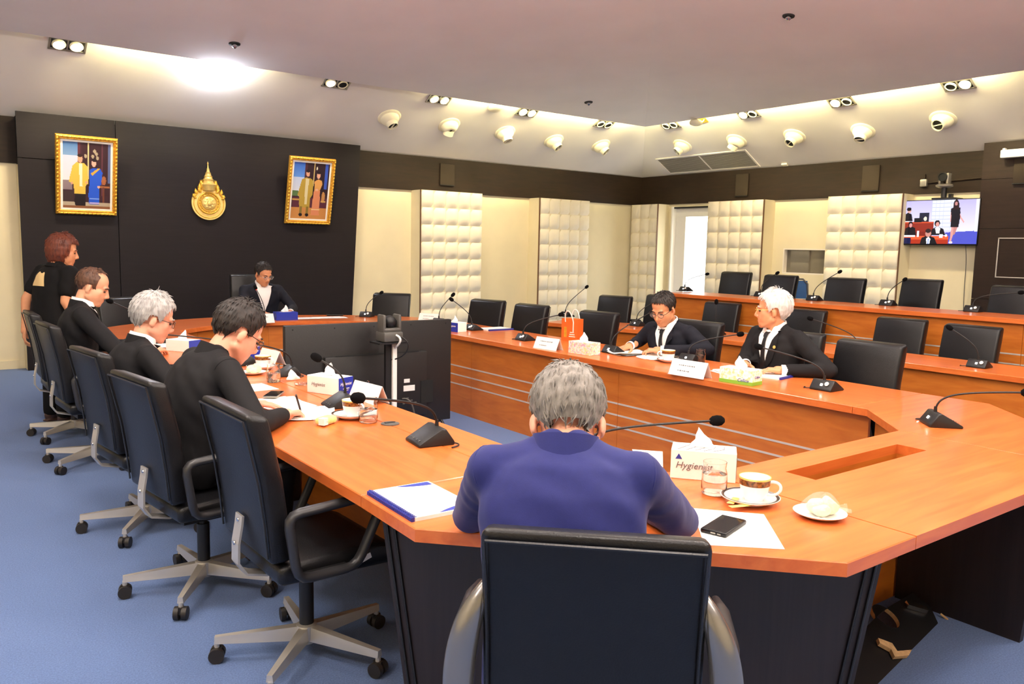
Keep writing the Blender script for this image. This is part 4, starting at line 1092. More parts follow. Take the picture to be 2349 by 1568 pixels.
    fc(MB().tube([(-.021, .083, -.063), (0, .0905, -.062), (.021, .083, -.063)], [.0015, .003, .0015], 6), 'mouth', 'lip')
    if hairs: hair_mesh(hairs[0], hairs[1], t, RH, hc)
    if glasses: glasses_obj(t, RH, hc, glasses)
    # ---- clothes
    j = MB(); w_ = wide
    hipw = [.170*w_, .19*w_, .188*w_, .195*w_, .212*w_, .215*w_, .185*w_, .085]
    if stand: hipw = [.205, .205, .19, .19, .195, .19, .155, .08]
    torso_loft(j, [pel+Vector((0, -.01, -.075 if not stand else -.12)), pel, pel.lerp(mid, .5), mid, mid.lerp(che, .6), che, che.lerp(nb, .55), nb-up2*.012], hipw, [.115, .135, .137, .137, .137, .130, .105, .072])
    for s in (1, -1):
        S_, E_, W_ = J[s]
        j.cap(nb-up2*.035+Vector((s*.045, -.008, 0)), S_-up2*.006, .060, .062, 14); j.cap(nb+up2*.012+Vector((s*.03, -.012, 0)), S_+Vector((-s*.03, 0, 0)), .036, .05, 14)
        if short_sleeve: j.cap(S_, S_.lerp(E_, .62), .072, .066, 14)
        else: j.cap(S_, E_, .065, .053, 14); j.cap(E_, E_.lerp(W_, .88), .053, .041, 14)
    jm = remesh(j, vox, 9, .5)
    # cloth folds: gentle creases
    co, fs = mesh_arrays(jm)
    cr_ = .0018*np.sin(co[:, 2]*55+co[:, 0]*38+3*np.sin(co[:, 1]*21)) * np.exp(-((co[:, 2]-mid.z-.05)/.22)**2)
    nrm = np.empty(len(co)*3); jm.vertices.foreach_get('normal', nrm); nrm = nrm.reshape(-1, 3); co = co+nrm*cr_[:, None]
    jb = MB().add(co.tolist(), fs); nm = 't_shirt' if short_sleeve else 'jacket'
    jo = jb.obj(nm, top, t, smooth=180)
    if not short_sleeve:
        for s in (1, -1):                                         # armhole seams
            S_, E_, W_ = J[s]; ax = (Vector((s, 0, 0))*.8+(E_-S_).normalized()*.6).normalized(); Rr = frame(ax); c_ = S_+ax*.012
            MB().tube([c_+Rr @ Vector((.0600*math.cos(2*PI*i/28), .0600*math.sin(2*PI*i/28), 0)) for i in range(28)], .0022, 6, closed=True).obj('sleeve_seam', top, jo, smooth=80)
    bvh = BVHTree.FromPolygons(jb.v, jb.f)
    def onfront(sv, x, off, dirn=1):
        p = (pel.lerp(mid, sv/.5) if sv < .5 else mid.lerp(nb, (sv-.5)/.5)); u_ = (mid-pel).normalized() if sv < .4 else (up2 if sv > .6 else ((mid-pel).normalized()+up2).normalized())
        fr = Vector((0, u_.z, -u_.y))*dirn
        q = p+Vector((x, 0, 0)); h = bvh.ray_cast(q+fr*.21, -fr, .25)
        if h[0] is None or (h[0]-q).dot(fr) < .03: return q+fr*(max(.066, min(.15, .15-(sv-.7)*.28))+off)
        return h[0]+fr*off
    def applique(nm, mt, fn, nu, nv, off, par, dirn=1):
        bb = MB().grid(lambda u, v: onfront(*fn(u, v), off, dirn), nu, nv); return bb.obj(nm, mt, par, smooth=180)
    if shirt:
        lo = .46; so = applique('shirt', shirt, lambda u, v: (lo+(1.0-lo)*v, (u*2-1)*(.004+open_v*v**1.0)), 8, 16, .004, t)
        if tie:
            applique('tie', 'tie', lambda u, v: (lo+(.93-lo)*v, (u*2-1)*(.024-.010*v)), 4, 12, .011, so); applique('tie_knot', 'tie', lambda u, v: (.915+.06*v, (u*2-1)*(.016+.006*v)), 4, 3, .017, so)
        for s in (-1, 1):
            applique('lapel', top, lambda u, v: (lo+(1.0-lo)*v, s*((.004+open_v*v)+u*(.055*math.sin(PI*min(1, v*1.05))**.6 if v < .93 else .02))), 4, 14, .009, jo)
    # collar ring round the neck
    if collar:
        d = up2.copy(); Fd = Vector((0, d.z, -d.y)).normalized()
        def ringf(mat, r0, r1, h0, h1, nm, par, a0, a1, drop=.016, th_=.006, n=28):
            bb = MB(); vs = []
            for i in range(n+1):
                a = R_(a0+(a1-a0)*i/n); dirv = Vector((1, 0, 0))*math.cos(a)*1.04+Fd*math.sin(a); dz = -drop*max(0, math.sin(a)); e_ = min(1, min(i, n-i)/3+.25)
                for r, h in ((r0, h0), (r1, h0+(h1-h0)*e_), (r1+th_, h0+(h1-h0)*e_), (r0+th_+.006, h0-.004)): vs.append(nb+dirv*r+d*(h+dz))
            fs = [(i*4+j_, i*4+(j_+1) % 4, (i+1)*4+(j_+1) % 4, (i+1)*4+j_) for i in range(n) for j_ in range(4)]+[(0, 1, 2, 3), (n*4+3, n*4+2, n*4+1, n*4)]
            return bb.add(vs, fs).obj(nm, mat, par, smooth=60, fix=True)
        if collar == 'shirt': ringf('shirt', .068*fat, .064*fat, -.03, .044, 'shirt_collar', t, 96, 444, .022); ringf(top, .074*fat, .070*fat, -.06, .028, 'jacket_collar', jo, 165, 375, .03, .008)
        elif collar == 'jacket': ringf(top, .073*fat, .067*fat, -.062, .026, 'jacket_collar', jo, 145, 395, .03, .009)
        else: ringf(top, .078*fat, .068*fat, -.015, .014, 'neckband', jo, 0, 360, .02)
    for s in (1, -1):
        S_, E_, W_ = J[s]
        if cuffs and not short_sleeve:
            f_ = (W_-E_).normalized(); p0 = E_.lerp(W_, .86); MB().lathe([(.036, 0), (.036, .045), (.032, .045), (.031, .0)], 18, p0, frame(f_)).obj('cuff', 'shirt', t)
        MB()
    # trousers and shoes
    l = MB(); l.sphere(pel+Vector((0, -.01, -.01)), (.165*wide, .125, .09), 16, 12)
    for s in (1, -1): a, k_, f_ = legs[s]; l.cap(a, k_, .088, .070); l.cap(k_, f_+Vector((0, 0, .02)), .068, .058)
    lm = remesh(l, .014, 4); to_mb(lm).obj('trousers', pants, t, smooth=180)
    if shoes:
        for s in (1, -1):
            f_ = legs[s][2]; q = MB(); q.sphere((f_.x, f_.y+.0, .052), (.038, .055, .050), 14, 10); q.sphere((f_.x, f_.y+.115, .036), (.044, .105, .034), 16, 10); q.cap((f_.x, f_.y, .06), (f_.x, f_.y, .10), .045, .047)
            q.box((f_.x, f_.y+.07, .008), (.075, .25, .016)); to_mb(remesh(q, .008, 3)).obj('shoe', 'shoe', t, smooth=180)
    t['_'] = 0; del t['_']
    return t, onfront, applique, jo, hc, RH
V3 = Vector
def ht(px, py, dist): return CAMP+ray(px, py)*dist
person('man in a bright blue suit with grey hair, foreground, seen from behind', (0, 0), 47, 'skin_c', ('full', 'hair_grey'), 'suit_blue', 'suit_blue', (5, 18), (40, 4, 0), head_at=ht(1302, 972, 2.02), hs=1.08, nk=(-.045, .06),
       armR=(at(1560, 1195, .80), V3((1.74, 1.66, .785))), armL=(at(1080, 1180, .80), V3((1.50, 1.88, .785))), handR=dict(curl=.7), handL=dict(curl=.5), collar='jacket', wide=.93, vox=.009, glasses='rim_dark')
person('dark haired man in black with glasses, writing with a pen', (0, 0), 4, 'skin_c', ('full', 'hair_black'), 'suit_black', 'suit_black', (6, 24), (34, 0, 0), head_at=atx(545, 765, 1.19), hs=1.12, nk=(.0, .06),
       armR=(V3((1.12, 3.26, .80)), V3((1.31, 3.46, .785))), armL=(V3((1.10, 4.02, .80)), V3((1.25, 3.80, .785))), handR=dict(curl=1.15, fwd=(.75, .6, -.1), up=(-.2, .2, 1), thumb=.8), handL=dict(curl=.25, fwd=(.8, -.5, 0)),
       collar='jacket', cuffs=False, glasses='rim_dark', wide=1.06, fat=1.1)
person('silver haired man in black suit with glasses, bent over the left table', (0, 0), 2, 'skin_c', ('fluffy', 'hair_silver'), 'suit_black', 'suit_black', (3, 14), (20, -6, 0), head_at=atx(352, 733, 1.05),
       armR=(V3((1.06, 4.32, .80)), V3((1.30, 4.55, .79))), armL=(V3((1.06, 5.0, .80)), V3((1.30, 4.85, .79))), handR=dict(curl=.8), shirt='shirt', glasses='rim_dark')
person('balding man in black suit and tie at the far part of the left table', (0, 0), -6, 'skin_a', ('bald', 'hair_thin'), 'suit_black', 'suit_black', (2, 9), (22, -14, 0), head_at=atx(213, 660, 1.01),
       armR=(V3((1.08, 5.72, .80)), V3((1.32, 5.95, .79))), armL=(V3((1.08, 6.40, .80)), V3((1.32, 6.25, .79))), shirt='shirt', tie=True, wide=1.1, fat=1.1)
person('chairman in open dark jacket and white shirt in front of the backdrop', (0, 0), -92, 'skin_b', ('short', 'hair_black'), 'suit_navy', 'suit_navy', (4, 10), (22, 18, 0), head_at=aty(604, 630, 9.02),
       armR=(V3((2.93, 8.92, .82)), V3((3.06, 8.70, .79))), armL=(V3((3.50, 8.92, .82)), V3((3.38, 8.70, .79))), shirt='shirt', glasses='chrome', open_v=.095, wide=1.04)
person('man in dark navy suit and black tie reading papers at the right table', (0, 0), 184, 'skin_b', ('short', 'hair_black'), 'suit_navy', 'suit_navy', (6, 18), (26, 6, 0), head_at=atx(1522, 710, 4.68),
       armR=(V3((4.74, 4.62, .82)), V3((4.56, 4.54, .80))), armL=(V3((4.78, 3.94, .82)), V3((4.56, 4.22, .80))), handR=dict(curl=.45, fwd=(-.8, .1, -.2)), handL=dict(curl=1.0, fwd=(-.6, .6, 0)), shirt='shirt', tie=True, glasses='rim_dark', wide=1.0, fat=1.08)
p5, of5, ap5, jo5, hc5, RH5 = person('white haired man in black suit with a round lapel pin, looking towards the far end', (0, 0), 172, 'skin_b', ('fluffy', 'hair_white'), 'suit_black', 'suit_black', (2, 8), (2, -46, 0), head_at=atx(1772, 713, 4.74),
       armR=(V3((4.72, 3.56, .80)), V3((4.60, 3.46, .79))), armL=(V3((4.76, 2.92, .80)), V3((4.56, 3.14, .79))), handR=dict(curl=.6, fwd=(-.7, -.3, 0)), handL=dict(curl=.6, fwd=(-.6, .7, 0)), shirt='shirt', tie=True, glasses='gold_light', wide=.98)
pp = of5(.80, -.095, .014)
MB().lathe([(.011, 0), (.011, .004), (0, .005)], 16, pp, frame((0, 1, .1))).obj('lapel_pin', 'gold_light', p5)
wp, ofw, apw, jow, hcw, RHw = person('woman in black t-shirt with short reddish hair standing by the backdrop', (0, 0), 22, 'skin_b', ('bob', 'hair_brown'), 'tshirt', 'tshirt', (4, 10), (12, -32, 0), head_at=aty(146, 577, 7.75),
       armR=(V3((1.0, 7.50, 1.04)), V3((1.10, 7.46, .82))), armL=(V3((.76, 7.90, 1.04)), V3((.74, 7.90, .80))), stand=True, short_sleeve=True, cuffs=False, collar='round', wide=1.1, fat=1.08)
apw('shirt_print', 'print_gold', lambda u, v: (.60+.26*v*(1-.35*abs(2*u-1)+.15*math.sin(9*u)), (u*2-1)*.085*(1-.35*v)), 14, 8, .004, jow, -1)
# pen in the writing hand
pn = thing('pen', 'black pen held in the hand of the writing man', 'pen', (1.40, 3.50, .78)); MB().tube([(.02, .03, -.02), (-.0, .0, .02), (-.03, -.03, .09)], [.0015, .005, .005], 8).obj('barrel', 'black', pn)

# ------------------------------------------------------------------ things on the tables
def cup(loc, rz, label, saucer_label, group, s=1.0, spoon=False):
    sr = thing('saucer', saucer_label, 'saucer', loc, rz, group+' saucers')
    MB().lathe([(0, .006), (.03, .004), (.034, .0), (.042, .0), (.05, .006), (.074, .016), (.076, .019), (.07, .019), (.045, .010), (.0, .009)], 36).obj('dish', 'porcelain', sr, smooth=60)
    MB().lathe([(.0735, .0196), (.0695, .0193), (.066, .0178)], 36).obj('rim_band', 'rim_dark', sr)
    c = thing('coffee_cup', label, 'cup', (loc[0]+.012*math.cos(rz), loc[1]+.012*math.sin(rz), loc[2]+.010), rz, group)
    MB().lathe([(0, .0), (.024, .0), (.025, .004), (.034, .018), (.038, .04), (.040, .062), (.0385, .062), (.036, .04), (.031, .018), (.0, .008)], 32).obj('bowl', 'porcelain', c, smooth=60)
    MB().lathe([(.0387, .042), (.0405, .058)], 32).obj('band', 'cup_band', c); MB().lathe([(.0404, .058), (.0408, .0625), (.0385, .0625)], 32).obj('rim', 'gold_light', c)
    MB().tube(bez(V3((.037, 0, .052)), V3((.078, 0, .062)), V3((.072, 0, .012)), V3((.032, 0, .018)), 12), .004, 8, sx=1.3).obj('handle', 'porcelain', c, smooth=80)
    sr.scale = c.scale = (1.24, 1.24, 1.24); c.location.z = loc[2]+.0115
    return sr, c
def sachet(loc, rz, label):
    t = thing('sugar_sachet', label, 'sachet', loc, rz); MB().grid(lambda u, v: ((u-.5)*.075, (v-.5)*.022, .003+.003*math.sin(PI*u)*math.sin(PI*v)), 6, 4).obj('packet', 'gold_light', t, smooth=180)
def tumbler(loc, label, group, s=1.0, fill=.055):
    t = thing('water_glass', label, 'glass', loc, 0, group)
    o = [(0, 0), (.028, 0), (.033, .004), (.035, .02), (.034, .06), (.030, .074), (.032, .09)]; i_ = [(.0305, .09), (.0285, .074), (.0325, .06), (.0335, .02), (.030, .010), (0, .009)]
    MB().lathe([(r*s, z*s) for r, z in o+i_], 32).obj('tumbler', 'glass', t, smooth=60)
    MB().lathe([(0, .0095*s), (.0296*s, .0105*s), (.0331*s, .02*s), (.0328*s, fill*s), (0, fill*s)], 32).obj('water', 'water', t, smooth=60)
def crumple(seed, w, h, k=1.0):
    r = random.Random(seed); ph = [r.uniform(0, 6) for _ in range(8)]
    def fn(u, v):
        a = 2*PI*u; rr = (.15+.85*(1-v)**.6*v**.35*1.6)
        fold = 1+.35*math.sin(3*a+ph[0]+3*v)+.2*math.sin(5*a+ph[1]-4*v)
        x = math.cos(a)*w*rr*fold*(1-.75*v)+w*.5*v*v*math.sin(ph[2]); y = math.sin(a)*w*.45*rr*fold*(1-.75*v)+w*.25*v*math.cos(ph[3]); z = h*v*(1+.15*math.sin(2*a+ph[4]))
        return (x, y, z)
    return MB().grid(fn, 28, 10)
def tissue_box(loc, rz, size, label, kind, seed, group='tissue boxes'):
    L, D, H = size; t = thing('tissue_box', label, 'tissue box', loc, rz, group)
    main = dict(white='mat_white', blue='blue_box', pink='floral_pink', green='floral_green')[kind]
    MB().rbox((0, 0, H/2), (L, D, H), .002, 1).obj('carton', main, t, smooth=0)
    MB().lathe([(.0, 0), (1, 0)], 28, (0, 0, H+.0006), Matrix.Diagonal((L*.28, D*.22, 1)).to_3x3()).obj('opening', 'dark_hole' if kind == 'x' else 'tissue', t)
    c = crumple(seed, L*.20, L*.28); c.v = [(x, y, z+H) for x, y, z in c.v]; c.obj('tissue', 'tissue', t, smooth=180)
    return t
def label_text(t, txt, size, mat, loc, rot, shear=.25): return lettering(txt, size, mat, t, loc, rot, shear=shear)
def name_card(loc, rz, label, W=.24, H=.095, group='folded name cards', lines=2):
    t = thing('name_card', label, 'name card', loc, rz, group); a = R_(24); dz = H*math.cos(a); dy = H*math.sin(a)
    for s in (-1, 1):
        R = Matrix.Rotation(s*a, 3, 'X'); MB().box((0, s*dy/2, dz/2), (W, .0016, H), Matrix.Rotation(-s*-a*1.0, 3, 'X') if False else Matrix.Rotation(s*a, 3, 'X')).obj('card_face', 'card', t, smooth=0)
    r = random.Random(len(label)); b = MB(); R = Matrix.Rotation(-a, 3, 'X')
    for k in range(lines):
        zz = H*(.66-.34*k); n = 9 if k == 0 else 6; x = -W*.28
        for i in range(n):
            w_ = W*r.uniform(.03, .06); p = Vector((x+w_/2, -dy*(1-zz/H)-.0016, dz*zz/H)); b.box(p, (w_*.8, .0006, H*.07*r.uniform(.6, 1.2)), R); x += w_*1.2
    b.obj('lettering', 'ink', t, smooth=0)
    MB().box((0, -dy*1.02, .002), (W*1.02, .012, .003)).box((0, dy*1.02, .002), (W*1.02, .012, .003)).obj('stand', 'acrylic', t, smooth=0)
    return t
def sheet(corners, label, cat='paper', name='paper_sheet', z=TZ, n=1, mat='paper', dz=.0012, lines=True, group=None):
    pts = [at(x, y, z) if len(q) == 2 else Vector(q) for q in corners for x, y in [q[:2]]]
    c = sum(pts, Vector())/len(pts); t = thing(name, label, cat, (c.x, c.y, z), 0, group)
    MB().prism([(p.x-c.x, p.y-c.y) for p in pts], .0005, .0005+dz*n).obj('sheet', mat, t, smooth=0)
    return t
def paper_stack(c, rz, w, h, n, label, group, seed=1, curl=0.0):
    t = thing('paper_stack', label, 'papers', c, rz, group); r = random.Random(seed)
    for i in range(n):
        a = r.uniform(-.12, .12); ox, oy = r.uniform(-.02, .02), r.uniform(-.02, .02); cu = curl*(i+1)/n
        R = Matrix.Rotation(a, 3, 'Z')
        def fn(u, v, z=.001+.0016*i): return R @ Vector(((u-.5)*w+ox, (v-.5)*h+oy, z+cu*(abs(2*u-1)**2)*.03+cu*.012*math.sin(3*v+i)))
        MB().grid(fn, 8, 6).obj('sheet', 'paper', t, smooth=180)
    return t
def notebook(c, rz, w, h, label, blue_corner=True, thick=.010):
    # local x along the short side, spiral along -x edge
    t = thing('spiral_notebook', label, 'notebook', c, rz)
    MB().box((0, 0, thick/2), (w, h, thick)).obj('pages', 'paper', t, smooth=0)
    MB().box((0, 0, thick+.0008), (w, h, .0014)).obj('cover', 'mat_white', t, smooth=0)
    MB().box((-w/2-.004, 0, thick*.6), (.012, h, thick*1.2)).obj('binding_edge', 'blue_plastic', t, smooth=0)
    b = MB()
    for i in range(28):
        y = -h/2+h*(i+.5)/28; b.tube([(-w/2+.010, y, thick+.0015), (-w/2-.004, y, thick+.006), (-w/2-.012, y, thick*.5), (-w/2-.004, y, 0.002)], .0016, 5)
    b.obj('spiral_binding', 'blue_plastic', t)
    if blue_corner:
        for s in (-1, 1):
            pts = [(w/2-.008, s*(h/2-.006))] + [(w/2-.008-.12*math.sin(a)*1.0, s*(h/2-.006)-s*.035*(math.sin(a)*(1-math.sin(a))+(.0 if False else (1-math.sin(a))))) for a in [i*PI/2/8 for i in range(9)]]
            MB().prism(pts, thick+.0016, thick+.0022).obj('blue_corner', 'ink_blue', t, smooth=0)
    return t
def phone(c, rz, label, size=(.075, .155, .010), body='black'):
    t = thing('mobile_phone', label, 'phone', c, rz); MB().rbox((0, 0, size[2]/2), size, .004, 2).obj('case', body, t)
    MB().rbox((0, 0, size[2]+.0004), (size[0]-.006, size[1]-.008, .0012), .0005, 1).obj('screen', 'screen_gloss', t); MB().box((0, -size[1]/2-.0003, size[2]/2), (.014, .001, .004)).box((.018, -size[1]/2-.0003, size[2]/2), (.010, .001, .003)).obj('port', 'silver_body', t, smooth=0)
M('screen_gloss', '#15161a', 0.08, spec=0.8)
def bun(c, label, wrap=True, plate=None, two=True, rz=0.0):
    if plate:
        p = thing('dessert_plate', plate, 'plate', c, rz); MB().lathe([(0, .003), (.03, .002), (.034, 0), (.042, .0), (.06, .008), (.078, .016), (.079, .018), (.074, .018), (.05, .009), (0, .007)], 36).obj('dish', 'porcelain', p, smooth=60)
    t = thing('cream_bun', label, 'bun', (c[0], c[1], c[2]+(.008 if plate else .001)), rz)
    b = MB(); b.sphere((-.012, .004, .026), (.026, .026, .026), 16, 10); b.sphere((.026, .004, .028), (.026, .026, .028), 16, 10)
    if two: b.sphere((.0, -.02, .018), (.03, .02, .018), 16, 10)
    r = random.Random(3); b.v = [(x*(1+.1*math.sin(90*y+80*z)), y, z*(1+.08*math.sin(110*x))) for x, y, z in b.v]
    b.obj('dough', 'cake', t, smooth=180)
    if wrap:
        w_ = MB().grid(lambda u, v: (.062*(1-.25*v)*math.cos(2*PI*u)*(1+.12*math.sin(5*2*PI*u))*math.cos(v*PI/2*.98)+.01*v, .052*math.sin(2*PI*u)*(1+.1*math.sin(4*2*PI*u+1))*math.cos(v*PI/2*.98), .004+.062*math.sin(v*PI/2)*(1+.1*math.sin(6*PI*u))), 28, 8)
        w_.obj('wrapper', 'film', t, smooth=180); MB().grid(lambda u, v: (.055+.03*u, (v-.5)*.05*(.4+u), .02+.01*math.sin(8*v)), 3, 6).obj('wrapper_end', 'film', t, smooth=180)
def P(px, py, z=TZ): v = at(px, py, z); return (v.x, v.y, z)

# --- near side of the ring, in front of the man in blue
notebook(P(968, 1150), R_(-2), .215, .31, 'white spiral notebook with blue binding left of the man in blue')
tb = tissue_box(P(1612, 1092), R_(-51), (.225, .115, .105), 'large white tissue box right of the man in blue', 'white', 5)
label_text(tb, 'Hygienist', .034, 'ink', (-.03, -.0592, .050), (PI/2, 0, 0)); MB().prism([(-.012, 0), (.012, 0), (0, .02)], 0, .0006, R=Matrix(((1, 0, 0), (0, 0, -1), (0, 1, 0))), c=(-.085, -.0577, .072)).obj('logo', 'ink_blue', tb, smooth=0)
b = MB()
for i in range(7): b.tube([(.1135, -.04+.012*i, .01), (.1137, -.035+.012*i, .05), (.1135, -.05+.014*i, .09)], .0016, 5)
for i in range(5): b.tube([(-.09+.03*i, -.05, .1055), (-.07+.035*i, -.01, .1057), (-.05+.03*i, .03, .1055)], .0013, 5)
b.obj('leaf_print', 'ink', tb)
sheet([(1450, 1031), (1520, 1036), (1521, 1075), (1470, 1075)], 'white card lying behind the shoulder of the man in blue', 'card', 'name_card_flat')
tumbler(P(1637, 1132), 'full water glass in front of the large white tissue box', 'water glasses', 1.22, .058)
cup(P(1720, 1152), R_(-60), 'white coffee cup with brown gold band on the near tabletop', 'white saucer with dark rim under the near coffee cup', 'coffee cups', 1.0)
for i, (x, y, a, l) in enumerate(((1682, 1148, .4, 'gold sugar sachet on the left of the near saucer'), (1698, 1160, -.3, 'gold sugar sachet at the front of the near saucer'))):
    q = at(x, y, TZ+.016); sachet((q.x, q.y, TZ+.014), a, l)
bun(P(1880, 1185), 'cream bun in clear wrapper on a white plate, near right', True, 'small white plate under the wrapped bun, near right', rz=-.8)
sheet([(1588, 1166), (1752, 1180), (1800, 1260), (1615, 1250)], 'blank white sheet of paper under the black phone')
q = P(1660, 1212); phone((q[0], q[1], TZ+.002), R_(-74), 'black mobile phone lying on the white sheet', (.078, .155, .013))
# --- left table
tumbler(P(845, 968), 'half full water glass beside the wrapped bread', 'water glasses', 1.25, .05)
cup(P(806, 958), R_(-80), 'coffee cup behind the half full water glass', 'saucer with cup behind the half full water glass', 'coffee cups')
t = thing('wrapped_bread', 'piece of yellow bread in clear wrap at the edge of the left table', 'bread', P(748, 972), .5)
MB().rbox((0, 0, .018), (.095, .06, .034), .014, 3).obj('bread', 'bread', t, smooth=80); MB().rbox((.0, 0, .020), (.115, .07, .040), .016, 3).obj('wrapper', 'film', t, smooth=80); MB().box((-.045, -.02, .022), (.03, .03, .03)).obj('sticker', 'card', t, smooth=0)
tb = tissue_box(P(757, 900), R_(-66), (.225, .115, .095), 'white and blue tissue box beside the name card of the writing man', 'white', 8)
MB().box((.1135, 0, .048), (.002, .114, .094)).obj('blue_end', 'blue_box', tb, smooth=0); label_text(tb, 'Hygienist', .024, 'mat_white', (.1148, 0, .06), (PI/2, 0, PI/2)); label_text(tb, 'Hygienist', .026, 'ink', (-.03, -.0585, .05), (PI/2, 0, 0))
MB().box((.1148, 0, .035), (.0006, .05, .004)).box((.1148, 0, .025), (.0006, .035, .003)).obj('small_print', 'mat_white', tb, smooth=0)
name_card(P(845, 918), R_(-84)+PI, 'name card next to the white and blue tissue box', .26, .10)
paper_stack(P(640, 925), R_(0), .21, .297, 3, 'stack of papers the man is writing on', 'papers on the left table', 2); paper_stack(P(706, 948), R_(-20), .21, .297, 4, 'papers under the writing hand', 'papers on the left table', 3, .3)
q = P(628, 910); phone((q[0], q[1], TZ+.009), R_(-35), 'grey mobile phone on the papers of the writing man', (.075, .16, .009), 'silver_body')
sheet([(552, 884), (600, 879), (640, 892), (560, 900)], 'sheet of paper behind the grey phone')
t = thing('glass_dish', 'small round glass dish behind the papers on the left table', 'dish', P(693, 882)); MB().lathe([(0, .001), (.038, .001), (.042, .004), (.043, .020), (.041, .020), (.039, .006), (0, .005)], 32).obj('bowl', 'glass', t, smooth=60)
t = thing('crumpled_tissue', 'crumpled white tissue beside the glass dish', 'tissue', P(672, 872)); c = crumple(11, .045, .06); c.obj('tissue', 'tissue', t, smooth=180)
tumbler(P(628, 876), 'water glass beside the crumpled tissue', 'water glasses', 1.15, .045)
bun(P(580, 858), 'piece of cake on the plate beside the writing man', False, 'white cake plate beside the writing man')
cup(P(600, 846), R_(-60), 'coffee cup behind the cake plate', 'saucer under the coffee cup behind the cake plate', 'coffee cups')
tb = tissue_box(P(556, 820), R_(-66), (.225, .115, .085), 'blue tissue box behind the cake plate', 'white', 4); MB().box((.1135, 0, .043), (.002, .114, .084)).obj('blue_end', 'blue_box', tb, smooth=0); label_text(tb, 'Hygienist', .022, 'mat_white', (.1148, 0, .055), (PI/2, 0, PI/2))
name_card(P(622, 832), R_(-84)+PI, 'name card behind the second water glass', .26, .10)
paper_stack(P(362, 793), R_(5), .21, .297, 2, 'papers in front of the silver haired man', 'papers on the left table', 5)
tb = tissue_box((1.58, 6.18, TZ), R_(-60), (.225, .115, .085), 'tissue box in front of the silver haired man', 'white', 9); MB().box((.1135, 0, .043), (.002, .114, .084)).obj('blue_end', 'blue_box', tb, smooth=0)
name_card((1.84, 6.05, TZ), R_(-84)+PI, 'name card beside the tissue box of the silver haired man', .26, .10)
# --- head end
q = P(655, 733); tb = tissue_box((q[0], q[1], TZ), R_(-4), (.23, .12, .085), 'blue tissue box in front of the chairman', 'blue', 6)
name_card(P(605, 740), R_(2), 'name card of the chairman', .20, .10)
paper_stack(P(697, 730), R_(0), .297, .21, 3, 'papers right of the blue tissue box on the head end', 'papers on the head end', 7); paper_stack(P(757, 728), R_(-8), .32, .21, 2, 'papers under the dark folder on the head end', 'papers on the head end', 8)
q = P(768, 724); phone((q[0], q[1], TZ+.006), R_(70), 'dark phone lying on the papers at the head end', (.09, .18, .012))
# --- right table
name_card(P(985, 736), R_(-60), 'name card standing behind the top edge of the big monitor', .24, .09)
q = P(1048, 759); tb = tissue_box((q[0]-.02, q[1], TZ), R_(10)-PI/2, (.20, .115, .09), 'white and blue tissue box right of the big monitor', 'white', 10)
MB().box((.03, -.058, .045), (.14, .002, .088)).obj('blue_end', 'blue_box', tb, smooth=0); label_text(tb, 'Hygienist', .022, 'mat_white', (.03, -.0595, .055), (PI/2, 0, 0))
notebook(P(1135, 755), R_(90), .21, .30, 'closed white notebook with blue edge at the far part of the right table', False)
name_card(P(1257, 800), R_(-84), 'name card left of the orange gift bag', .26, .10)
# orange paper bag
q = P(1312, 782); t = thing('paper_bag', 'orange paper gift bag with white rope handles', 'bag', q, R_(-80))
MB().prism([(-.09, -.04), (.09, -.04), (.09, .04), (-.09, .04)], 0, .20).obj('bag', 'orange_bag', t, smooth=0)
for s, k in ((-1, 0), (1, .02)): MB().tube(bez(V3((-.045, s*.042, .17)), V3((-.06, s*.055, .30+k)), V3((.03, s*.06, .30)), V3((.045, s*.043, .17)), 12)+[V3((.05, s*.05, .08))], .005, 8).obj('handle', 'rope', t, smooth=80)
b = MB()
for i in range(3): b.box((.03, -.0405, .045+.018*i), (.07-.012*i, .001, .008))
b.obj('small_print', 'paper_cream', t, smooth=0)
b = MB(); b.box((-.045, -.0405, .08), (.03, .001, .09)).obj('emblem_print', 'gold', t, smooth=0)
tissue_box(P(1340, 811), R_(-84), (.23, .115, .095), 'pink flowered tissue box beside the orange bag', 'pink', 12)
paper_stack((4.47, 4.44, TZ), R_(80), .21, .297, 5, 'open papers in front of the reading man', 'papers on the right table', 14, .6); paper_stack((4.52, 4.18, TZ), R_(95), .21, .297, 3, 'second bundle of papers before the reading man', 'papers on the right table', 15, .4)
cup(P(1536, 830), R_(150), 'coffee cup between the two men at the right table', 'saucer of the cup between the two men at the right table', 'coffee cups')
tumbler(P(1606, 831), 'water glass right of the cup at the right table', 'water glasses', 1.1, .05)
name_card(P(1582, 862), R_(-86), 'name card in front of the white haired man', .28, .11)
paper_stack((4.44, 3.40, TZ), R_(85), .21, .297, 4, 'papers under the hands of the white haired man', 'papers on the right table', 16, .4)
tb = tissue_box(P(1698, 878), R_(-84), (.23, .115, .095), 'white tissue box with yellow flowers and green bottom band', 'green', 13)
for s, (c_, d_) in enumerate((((0, -.0581, .012), (.23, .0012, .022)), ((.1156, 0, .012), (.0012, .115, .022)))): MB().box(c_, d_).obj('green_band', 'green_print', tb, smooth=0)
label_text(tb, 'Cellox', .030, 'ink_blue', (.055, -.0592, .028), (PI/2, 0, 0)); label_text(tb, 'Cellox', .022, 'ink_blue', (.1168, 0, .05), (PI/2, 0, PI/2))
q = P(1770, 862); notebook((q[0]+.03, q[1], TZ), R_(100), .21, .297, 'notebook with blue spiral right of the green bottomed tissue box', False); q = P(1764, 852); phone((q[0], q[1], TZ+.013), R_(20), 'dark phone on the blue spiral notebook', (.07, .14, .009))
